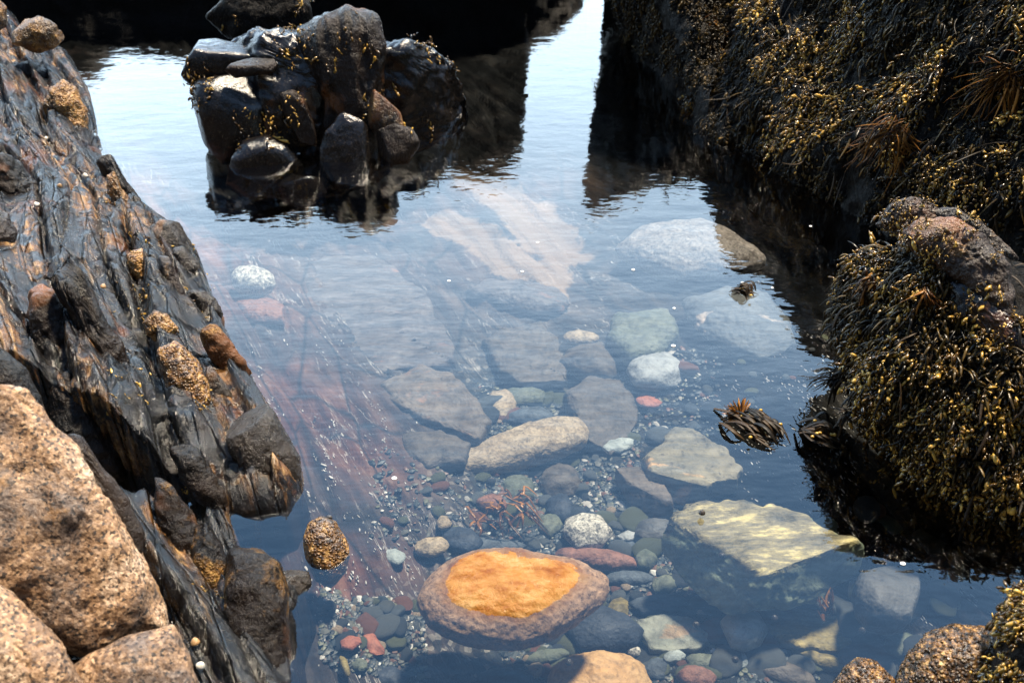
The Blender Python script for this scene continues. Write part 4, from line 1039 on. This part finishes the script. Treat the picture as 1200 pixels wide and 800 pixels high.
def fronds(name, paths, widths, mat, flat=.35, parent=None, seg=6):
    """tapered ribbons/tubes along the given point lists, one mesh"""
    VV, FF, tt, off = [], [], [], 0
    for pth, w in zip(paths, widths):
        pth = catmull(pth, 9); m_ = len(pth)
        tg = np.gradient(pth, axis=0); tg /= np.linalg.norm(tg, axis=1)[:, None] + 1e-9
        ref = np.array([0, 0, 1.0]) if abs(tg[0][2]) < .9 else np.array([0, 1.0, 0])
        A = np.cross(tg, ref); A /= np.linalg.norm(A, axis=1)[:, None] + 1e-9; B = np.cross(tg, A)
        prof = w * np.array([.55, .8, 1, 1.05, 1, .95, .85, .6, .12])
        an = np.linspace(0, 2 * math.pi, seg, endpoint=False)
        ring = pth[:, None] + prof[:, None, None] * (np.cos(an)[None, :, None] * A[:, None] + flat * np.sin(an)[None, :, None] * B[:, None])
        i = np.arange(m_ * seg).reshape(m_, seg) + off
        j = np.roll(i, -1, axis=1)
        FF.append(np.stack([i[:-1], j[:-1], j[1:], i[1:]], -1).reshape(-1, 4)); VV.append(ring.reshape(-1, 3)); off += m_ * seg
        tt.append(np.full(m_ * seg, random.random()))
    V = np.concatenate(VV); c = V.mean(0) if parent is None else np.array(parent.location)
    me = mesh_from(name, V - c, np.concatenate(FF))
    a_ = me.attributes.new('tint', 'FLOAT', 'POINT'); a_.data.foreach_set('value', np.concatenate(tt).astype(np.float32))
    return link(name, me, M[mat], c, parent)

def hanging(name, key, count, mat, label, seed, ln=(.03, .08), w=(.0012, .003), mask=None, pmask=None):
    r_ = np.random.default_rng(seed); P, N = sample(key, count, seed, mask, pmask)
    keep = P[:, 2] > .0
    if pmask is not None:
        x, y = project(P); keep &= pmask(x, y)
    paths, ws = [], []
    for p, nn in zip(P[keep], N[keep]):
        L = r_.uniform(*ln); dn = np.array([0, 0, -1.0]); t = dn - nn * (dn @ nn) * .9 + r_.normal(0, .3, 3); t /= np.linalg.norm(t)
        sd_ = r_.normal(0, .25, 3)
        paths.append([p + nn * .002, p + nn * .010 + t * L * .33, p + nn * .010 + t * L * .66 + sd_ * L * .2, p + nn * .006 + t * L + sd_ * L * .5]); ws.append(r_.uniform(*w))
    o = fronds(name, paths, ws, mat); tag(o, label, 'seaweed', kind='stuff'); return o

front = lambda c, n: (n[:, 1] < .55)
midmask = lambda x, y: (x > 960) & ~((x > 1060) & (y < 370) & (y < 255 + (x - 1040) * .9)) & (y < 640)
wallmask = lambda x, y: (x > 800) & (y > -60) & (x < 1260) & (y < 165 + .22 * (x - 860))
weed('bladder_weed', 'mid', 4600, 'weed', 'thick golden bladder weed coating the rounded rock at the right edge', 201, size=(.0022, .0048), thr=.0, nsc=10, pmask=midmask)
weed('olive_weed', 'mid', 5500, 'weed_olive', 'dark olive weed growing beneath the golden weed on the rounded rock', 221, size=(.0022, .0044), chain=(2, 5), thr=-.6, nsc=9, out=.002, pmask=midmask)
weed('bladder_weed', 'midcap', 1500, 'weed', 'sparse golden weed on the bare shoulders of the rounded rock', 231, size=(.0018, .0036), chain=(1, 4), thr=.15, nsc=14)
weed('bladder_weed', 'wall', 6500, 'weed', 'yellow bladder weed hanging in strings down the large black rock face', 202, size=(.0028, .0055), chain=(4, 10), thr=.06, nsc=5.5, pmask=wallmask)
weed('olive_weed', 'wall', 6000, 'weed_olive', 'dark olive weed coating the large black rock face between the yellow strings', 222, size=(.003, .0055), chain=(2, 6), thr=-.15, nsc=6, out=.003, pmask=lambda x, y: (x > 800) & (y > -60) & (x < 1260) & (y < 240 + .2 * (x - 960)))
weed('bladder_weed', 'tall', 3500, 'weed_olive', 'dark olive weed on the tall leaning boulder', 203, size=(.003, .0055), chain=(3, 7), thr=.0, nsc=6, pmask=lambda x, y: (y > -60) & (y < 50 + .5 * (x - 730)))
weed('bladder_weed', 'corner', 2600, 'weed', 'yellow bladder weed on the boulder in the bottom right corner', 204, size=(.002, .0042), chain=(2, 6), thr=-.1, nsc=14)
weed('bladder_weed', 'islet', 1500, 'weed', 'sparse yellow weed in the clefts of the black islet', 205, size=(.003, .0055), chain=(2, 6), thr=.27, nsc=7)
weed('bladder_weed', 'outcrop', 3600, 'weed', 'scattered golden weed beads along the edge of the layered outcrop', 206, size=(.0016, .0034), chain=(1, 5), thr=.34, nsc=10, pmask=lambda x, y: (x > 120) & (y > 180))
hanging('frond_weed', 'mid', 150, 'frond', 'dark stringy fronds under the golden weed of the rounded rock', 211, pmask=lambda x, y: y > 300)
hanging('frond_weed', 'wall', 300, 'frond', 'dark stringy fronds hanging on the large rock face', 212, ln=(.04, .11), pmask=lambda x, y: (y > -40) & (x < 1250))

hanging('flat_weed', 'wall', 1500, 'weed_olive', 'short flat olive fronds among the yellow weed of the large rock face', 213, ln=(.02, .06), w=(.0015, .0035), pmask=wallmask)
hanging('flat_weed', 'mid', 1500, 'weed_olive', 'short flat olive fronds among the golden weed of the rounded rock', 214, ln=(.015, .04), w=(.0012, .003), pmask=midmask)

def tuft(px, py, Y, count, L, mat, label, seed, arc=(150, 330), w=(.0014, .0032), flat=.2, lift=.010):
    c = at_y(px, py, Y); r_ = np.random.default_rng(seed); paths, ws = [], []
    t = CAM - c; t /= np.linalg.norm(t); u = np.cross(UPV, t); u /= np.linalg.norm(u); v = np.cross(t, u)
    for _ in range(count):
        an = R(r_.uniform(*arc)); l = L * r_.uniform(.35, 1.1); d = math.cos(an) * u + math.sin(an) * v * .85
        cv = r_.normal(0, .35); e = -math.sin(an) * u + math.cos(an) * v; o0 = (u * r_.normal(0, .12) + v * r_.normal(0, .12)) * L
        up_ = t * lift * r_.uniform(.2, 1.2)
        P_ = [c + o0, c + o0 + d * l * .35 + up_ + e * l * cv * .15, c + o0 + d * l * .7 + up_ * .8 + e * l * cv * .5, c + o0 + d * l + up_ * .3 + e * l * cv]
        P_ = [p + np.array([0, 0, -1.0]) * l * .40 * (k / 3) ** 2 for k, p in enumerate(P_)]
        paths.append(P_); ws.append(r_.uniform(*w))
        if r_.random() < .6:
            q = np.array(P_[2]); paths.append([P_[1], (P_[1] + q) / 2 + e * l * .06, q + e * l * .16, q + d * l * .22 + e * l * r_.normal(.2, .1)]); ws.append(ws[-1] * .8)
    o = fronds('seaweed_tuft', paths, ws, mat, flat); return tag(o, label, 'seaweed')

tuft(1052, 150, surf_y('wall', 1052, 150, 2.4) - .012, 60, .12, 'weed_red', 'fan shaped amber seaweed tuft in the middle of the rock face', 301, arc=(150, 320))
tuft(1188, 85, surf_y('wall', 1188, 85, 2.4) - .012, 55, .12, 'weed_red', 'rusty seaweed tuft near the right edge of the rock face', 302, arc=(120, 320))
tuft(835, 30, surf_y('wall', 835, 30, 3.0) - .02, 34, .11, 'weed_red', 'small amber seaweed tuft near the left end of the rock face', 303, arc=(200, 320))
tuft(1018, 326, surf_y('mid', 1018, 326, 1.6) - .01, 26, .05, 'weed_red', 'rusty frond tuft on the upper left of the rounded rock', 304, arc=(190, 300))
tuft(1086, 338, surf_y('mid', 1086, 338, 1.5) - .01, 18, .04, 'weed_red', 'small rusty tuft in the middle of the rounded rock', 305, arc=(200, 320))
tuft(984, 440, surf_y('mid', 985, 452, 1.5) - .01, 22, .055, 'frond', 'spiky black frond tuft sticking out over the water from the rounded rock', 306, arc=(170, 275), w=(.0018, .003))
tuft(996, 484, surf_y('mid', 998, 490, 1.4) - .01, 12, .035, 'frond', 'smaller black frond tuft at the waterline of the rounded rock', 307, arc=(160, 230), w=(.0015, .0025))

# floating bunches
def bunch(px, py, L, wdt, count, ang, label, seed, mat='frond', spiky=0, gold=0):
    c = at(px, py, .004); r_ = np.random.default_rng(seed)
    root = empty('floating_seaweed', c, label, 'seaweed', None)
    ax = np.array([math.cos(ang), math.sin(ang), 0]); sx = np.array([-ax[1], ax[0], 0]); paths, ws = [], []
    for _ in range(count * 3):
        o_ = sx * r_.normal(0, wdt * .4) + ax * r_.normal(0, L * .12); l = L * r_.uniform(.3, 1.0); z0 = abs(r_.normal(0, .009))
        b_ = sx * r_.normal(0, wdt * .45)
        paths.append([c + o_ - ax * l * .5 + [0, 0, -.002], c + o_ - ax * l * .15 + b_ * .5 + [0, 0, z0 + .004], c + o_ + ax * l * .2 + b_ * .6 + [0, 0, z0 + .004], c + o_ + ax * l * .5 + [0, 0, -.003]]); ws.append(r_.uniform(.0028, .0055))
    fronds('blade', paths, ws, mat, .16, root)
    if spiky:
        paths, ws = [], []; e = c - ax * L * .38
        for _ in range(spiky):
            d = -ax * r_.uniform(.1, 1) + sx * r_.normal(0, .9) + np.array([0, 0, r_.uniform(-.1, .6)]); d /= np.linalg.norm(d); l = L * r_.uniform(.22, .38)
            paths.append([e, e + d * l * .4, e + d * l * .7, e + d * l]); ws.append(.0022)
        fronds('frond_tips', paths, ws, 'weed_red', .5, root)
    if gold:
        n_, F_ = ico(2); bmesh_ = mesh_from('bladder', n_ * np.array([.0036, .0030, .0028]), F_)
        a_ = bmesh_.attributes.new('tint', 'FLOAT', 'POINT'); a_.data.foreach_set('value', np.full(len(n_), .8, np.float32)); bmesh_.materials.append(M['weed'])
        for _ in range(gold):
            pp = c + ax * r_.normal(0, L * .2) + sx * r_.normal(0, wdt * .35); pp[2] = .012 + r_.random() * .006
            link('bladder', bmesh_, None, pp, root)
    return root
def imgang(px, py, qx, qy):
    a, b = at(px, py, 0), at(qx, qy, 0); return math.atan2(b[1] - a[1], b[0] - a[0])
bunch(887, 500, .105, .042, 16, imgang(866, 486, 910, 515), 'spiky brown seaweed bunch floating in open water', 401, spiky=46, gold=12)
bunch(962, 508, .066, .034, 14, imgang(940, 502, 985, 518), 'compact black seaweed bunch floating beside the rounded rock', 402, gold=14)
bunch(872, 342, .05, .03, 8, imgang(864, 340, 882, 346), 'tiny dark seaweed scrap floating below the pale boulder', 403, gold=4)
# branched brown weed on the bed below the long tan stone
paths, ws = [], []; r_ = np.random.default_rng(77)
for bx, by in ((560, 610), (600, 585), (585, 600), (612, 600)):
    for _ in range(9):
        a, b_ = at(bx, by, -.19), at(bx + r_.uniform(-25, 40), by + r_.uniform(-15, 30), -.20); m_ = (a + b_) / 2 + [0, 0, .015] + r_.normal(0, .006, 3)
        paths.append([a, a * .6 + b_ * .4 + [0, 0, .01], m_, b_]); ws.append(.003)
tag(fronds('seaweed_sprig', paths, ws, 'weed_red', .4), 'branched brown seaweed sprig lying on the bed below the long tan stone', 'seaweed')
paths, ws = [], []
for _ in range(14):
    a, b_ = at(968, 722, -.14), at(968 + r_.uniform(-14, 12), 700 + r_.uniform(-14, 16), -.10); paths.append([a, a * .6 + b_ * .4, (a + b_) / 2 + r_.normal(0, .006, 3), b_]); ws.append(.003)
tag(fronds('seaweed_sprig', paths, ws, 'weed_red', .4), 'small brown seaweed sprig rising between the olive and mossy slabs', 'seaweed')

# ------------------------------------------------------------------ sea snails
def snail_mesh(mat):
    n_, F_ = ico(3); V = n_.copy()
    th2 = np.arctan2(V[:, 1], V[:, 0]); zz = V[:, 2]
    rad2 = np.sqrt(np.clip(1 - zz ** 2, 0, 1)) * (1 - .32 * np.clip(zz, 0, 1)) * (1 + .10 * np.cos(th2)) * (1 + .05 * np.sin(zz * 14 + th2))
    V = np.c_[rad2 * np.cos(th2), rad2 * np.sin(th2), np.where(zz > 0, zz * 1.15, zz * .6)]
    m = mesh_from('periwinkle', V, F_); m.materials.append(M[mat]); return m
SN = {k: snail_mesh(k) for k in ('shell_white', 'shell_tan', 'shell_dark')}
def snail(p, r_, mat, label, group):
    o = bpy.data.objects.new('periwinkle', SN[mat]); COL.objects.link(o); o.location = p; o.scale = (r_,) * 3
    o.rotation_euler = (random.uniform(-.6, .6), random.uniform(-.6, .6), random.uniform(0, 6))
    tag(o, label, 'sea snail', group)
for (px, py, r_, mt, lb) in [(69, 505, .0060, 'shell_tan', 'tan periwinkle at the upper rim of the granite boulder'), (43, 240, .0065, 'shell_white', 'pale periwinkle on the upper left of the outcrop'),
        (121, 336, .006, 'shell_tan', 'tan periwinkle in a dark cleft of the outcrop left of the golden knobs'), (100, 206, .007, 'shell_white', 'pale periwinkle below the topmost golden knob'), (70, 218, .006, 'shell_tan', 'tan periwinkle above the long brown ledge'),
        (235, 780, .006, 'shell_white', 'white periwinkle beside the bottom wedge of the granite boulder'), (229, 752, .0065, 'shell_tan', 'tan periwinkle just above the white one by the granite boulder'), (55, 163, .008, 'shell_white', 'pale periwinkle left of the topmost golden knob')]:
    q = zsurf(px, py); dd = ray(px, py); snail(q - dd * .02, r_, mt, lb, 'periwinkles on the outcrop')
for (px, py, z_, lb) in [(361, 637, .0, 'dark periwinkle on the left side of the small golden stone'), (386, 607, .025, 'dark periwinkle on top of the small golden stone'), (823, 601, .010, 'dark periwinkle on the tip of the olive slab'),
        (846, 651, -.03, 'dark periwinkle at the lower edge of the olive slab'), (816, 731, -.12, 'dark periwinkle on the grey green slab'), (667, 776, -.085, 'dark periwinkle on the left of the yellow orange stone'), (690, 684, -.02, 'dark periwinkle on the right end of the large orange stone'),
        (908, 724, -.13, 'dark periwinkle on the mossy yellow slab'), (862, 772, -.13, 'dark periwinkle beside the egg shaped stone'), (1010, 738, -.1, 'dark periwinkle under the dark grey boulder')]:
    snail(at(px, py, z_), .0058, 'shell_dark', lb, 'dark periwinkles')
for k, (px, py) in enumerate([(993, 245), (950, 265), (905, 337), (526, 329), (630, 284), (789, 405), (1058, 660), (612, 318), (870, 331), (742, 316), (790, 361), (462, 560), (350, 180), (408, 170)]):
    p = at(px, py, .0005); n_, F_ = ico(2)
    me = mesh_from('foam_fleck', n_ * np.array([.0042, .0036, .0013]) * random.uniform(.7, 1.3), F_)
    o = link('foam_fleck', me, M['foam'], p); tag(o, 'tiny white foam fleck floating on the pool surface', 'foam', 'foam flecks on the pool')


# ------------------------------------------------------------------ world, sun, camera
HAZE = 44.0
world = bpy.data.worlds.new('World'); scene.world = world; world.use_nodes = True
wt = world.node_tree; wt.nodes.clear()
wo = wt.nodes.new('ShaderNodeOutputWorld'); bg = wt.nodes.new('ShaderNodeBackground')
sky = wt.nodes.new('ShaderNodeTexSky'); sky.sky_type = 'NISHITA'; sky.sun_disc = False
SUN_EL, SUN_AZ = R(66), R(38)       # azimuth measured from +Y towards +X
sky.sun_elevation = SUN_EL; sky.sun_rotation = SUN_AZ
sky.air_density = 1.6; sky.dust_density = 0.3; sky.ozone_density = 3.0

def wn(t, **k):
    n_ = wt.nodes.new(t)
    for a_, b_ in k.items(): setattr(n_, a_, b_)
    return n_
tcw = wn('ShaderNodeTexCoord'); sepw = wn('ShaderNodeSeparateXYZ'); wt.links.new(tcw.outputs['Generated'], sepw.inputs[0])
el = wn('ShaderNodeMapRange', interpolation_type='SMOOTHSTEP'); wt.links.new(sepw.outputs[2], el.inputs[0])
el.inputs[1].default_value = .30; el.inputs[2].default_value = .80; el.inputs[3].default_value = 1.0; el.inputs[4].default_value = 0.0
az = wn('ShaderNodeMapRange', interpolation_type='SMOOTHSTEP'); wt.links.new(sepw.outputs[1], az.inputs[0])
az.inputs[1].default_value = -.1; az.inputs[2].default_value = .6
nw_ = wn('ShaderNodeTexNoise'); wt.links.new(tcw.outputs['Generated'], nw_.inputs['Vector']); nw_.inputs['Scale'].default_value = 2.6; nw_.inputs['Detail'].default_value = 4
nr = wn('ShaderNodeMapRange'); wt.links.new(nw_.outputs['Fac'], nr.inputs[0]); nr.inputs[1].default_value = .25; nr.inputs[2].default_value = .7; nr.inputs[3].default_value = .7; nr.inputs[4].default_value = 1.0
m1 = wn('ShaderNodeMath', operation='MULTIPLY'); el2 = wn('ShaderNodeMapRange'); wt.links.new(sepw.outputs[2], el2.inputs[0]); el2.inputs[1].default_value = .34; el2.inputs[2].default_value = .97; el2.inputs[3].default_value = 1.0; el2.inputs[4].default_value = 0.0
wt.links.new(el2.outputs[0], m1.inputs[0]); wt.links.new(az.outputs[0], m1.inputs[1])
m2 = wn('ShaderNodeMath', operation='MULTIPLY'); wt.links.new(m1.outputs[0], m2.inputs[0]); wt.links.new(nr.outputs[0], m2.inputs[1])
mixw = wn('ShaderNodeMix', data_type='RGBA'); wt.links.new(m2.outputs[0], mixw.inputs[0]); wt.links.new(sky.outputs[0], mixw.inputs[6]); hz = wn('ShaderNodeMix', data_type='RGBA'); wt.links.new(el.outputs[0], hz.inputs[0])
hz.inputs[6].default_value = (HAZE * .12, HAZE * .34, HAZE * .66, 1); hz.inputs[7].default_value = (HAZE * .70, HAZE * .90, HAZE * 1.08, 1)
wt.links.new(hz.outputs[2], mixw.inputs[7])
wt.links.new(mixw.outputs[2], bg.inputs[0]); bg.inputs[1].default_value = 0.07
wt.links.new(bg.outputs[0], wo.inputs[0])
sd = bpy.data.lights.new('sun', 'SUN'); sd.energy = 5.0; sd.angle = R(6); sd.color = (1.0, .86, .66)
so = bpy.data.objects.new('sun', sd); COL.objects.link(so)
dirv = np.array([math.sin(SUN_AZ) * math.cos(SUN_EL), math.cos(SUN_AZ) * math.cos(SUN_EL), math.sin(SUN_EL)])
from mathutils import Vector
so.rotation_euler = Vector(-dirv).to_track_quat('-Z', 'Y').to_euler()
so.location = (2, 4, 6)

cd = bpy.data.cameras.new('camera'); cam = bpy.data.objects.new('camera', cd); COL.objects.link(cam)
cam.location = CAM; cam.rotation_euler = (math.pi / 2 - PITCH, 0, 0)
cd.lens = LENS; cd.sensor_width = 36; cd.clip_start = .02; cd.clip_end = 200
cd.dof.use_dof = True; cd.dof.focus_distance = 1.9; cd.dof.aperture_fstop = 7.0
scene.camera = cam
scene.view_settings.view_transform = 'Standard'; scene.view_settings.look = 'None'
scene.view_settings.gamma = 1; scene.view_settings.exposure = 1.45
scene.cycles.use_denoising = True
scene.cycles.max_bounces = 8; scene.cycles.transparent_max_bounces = 12; scene.cycles.diffuse_bounces = 3; scene.cycles.glossy_bounces = 3
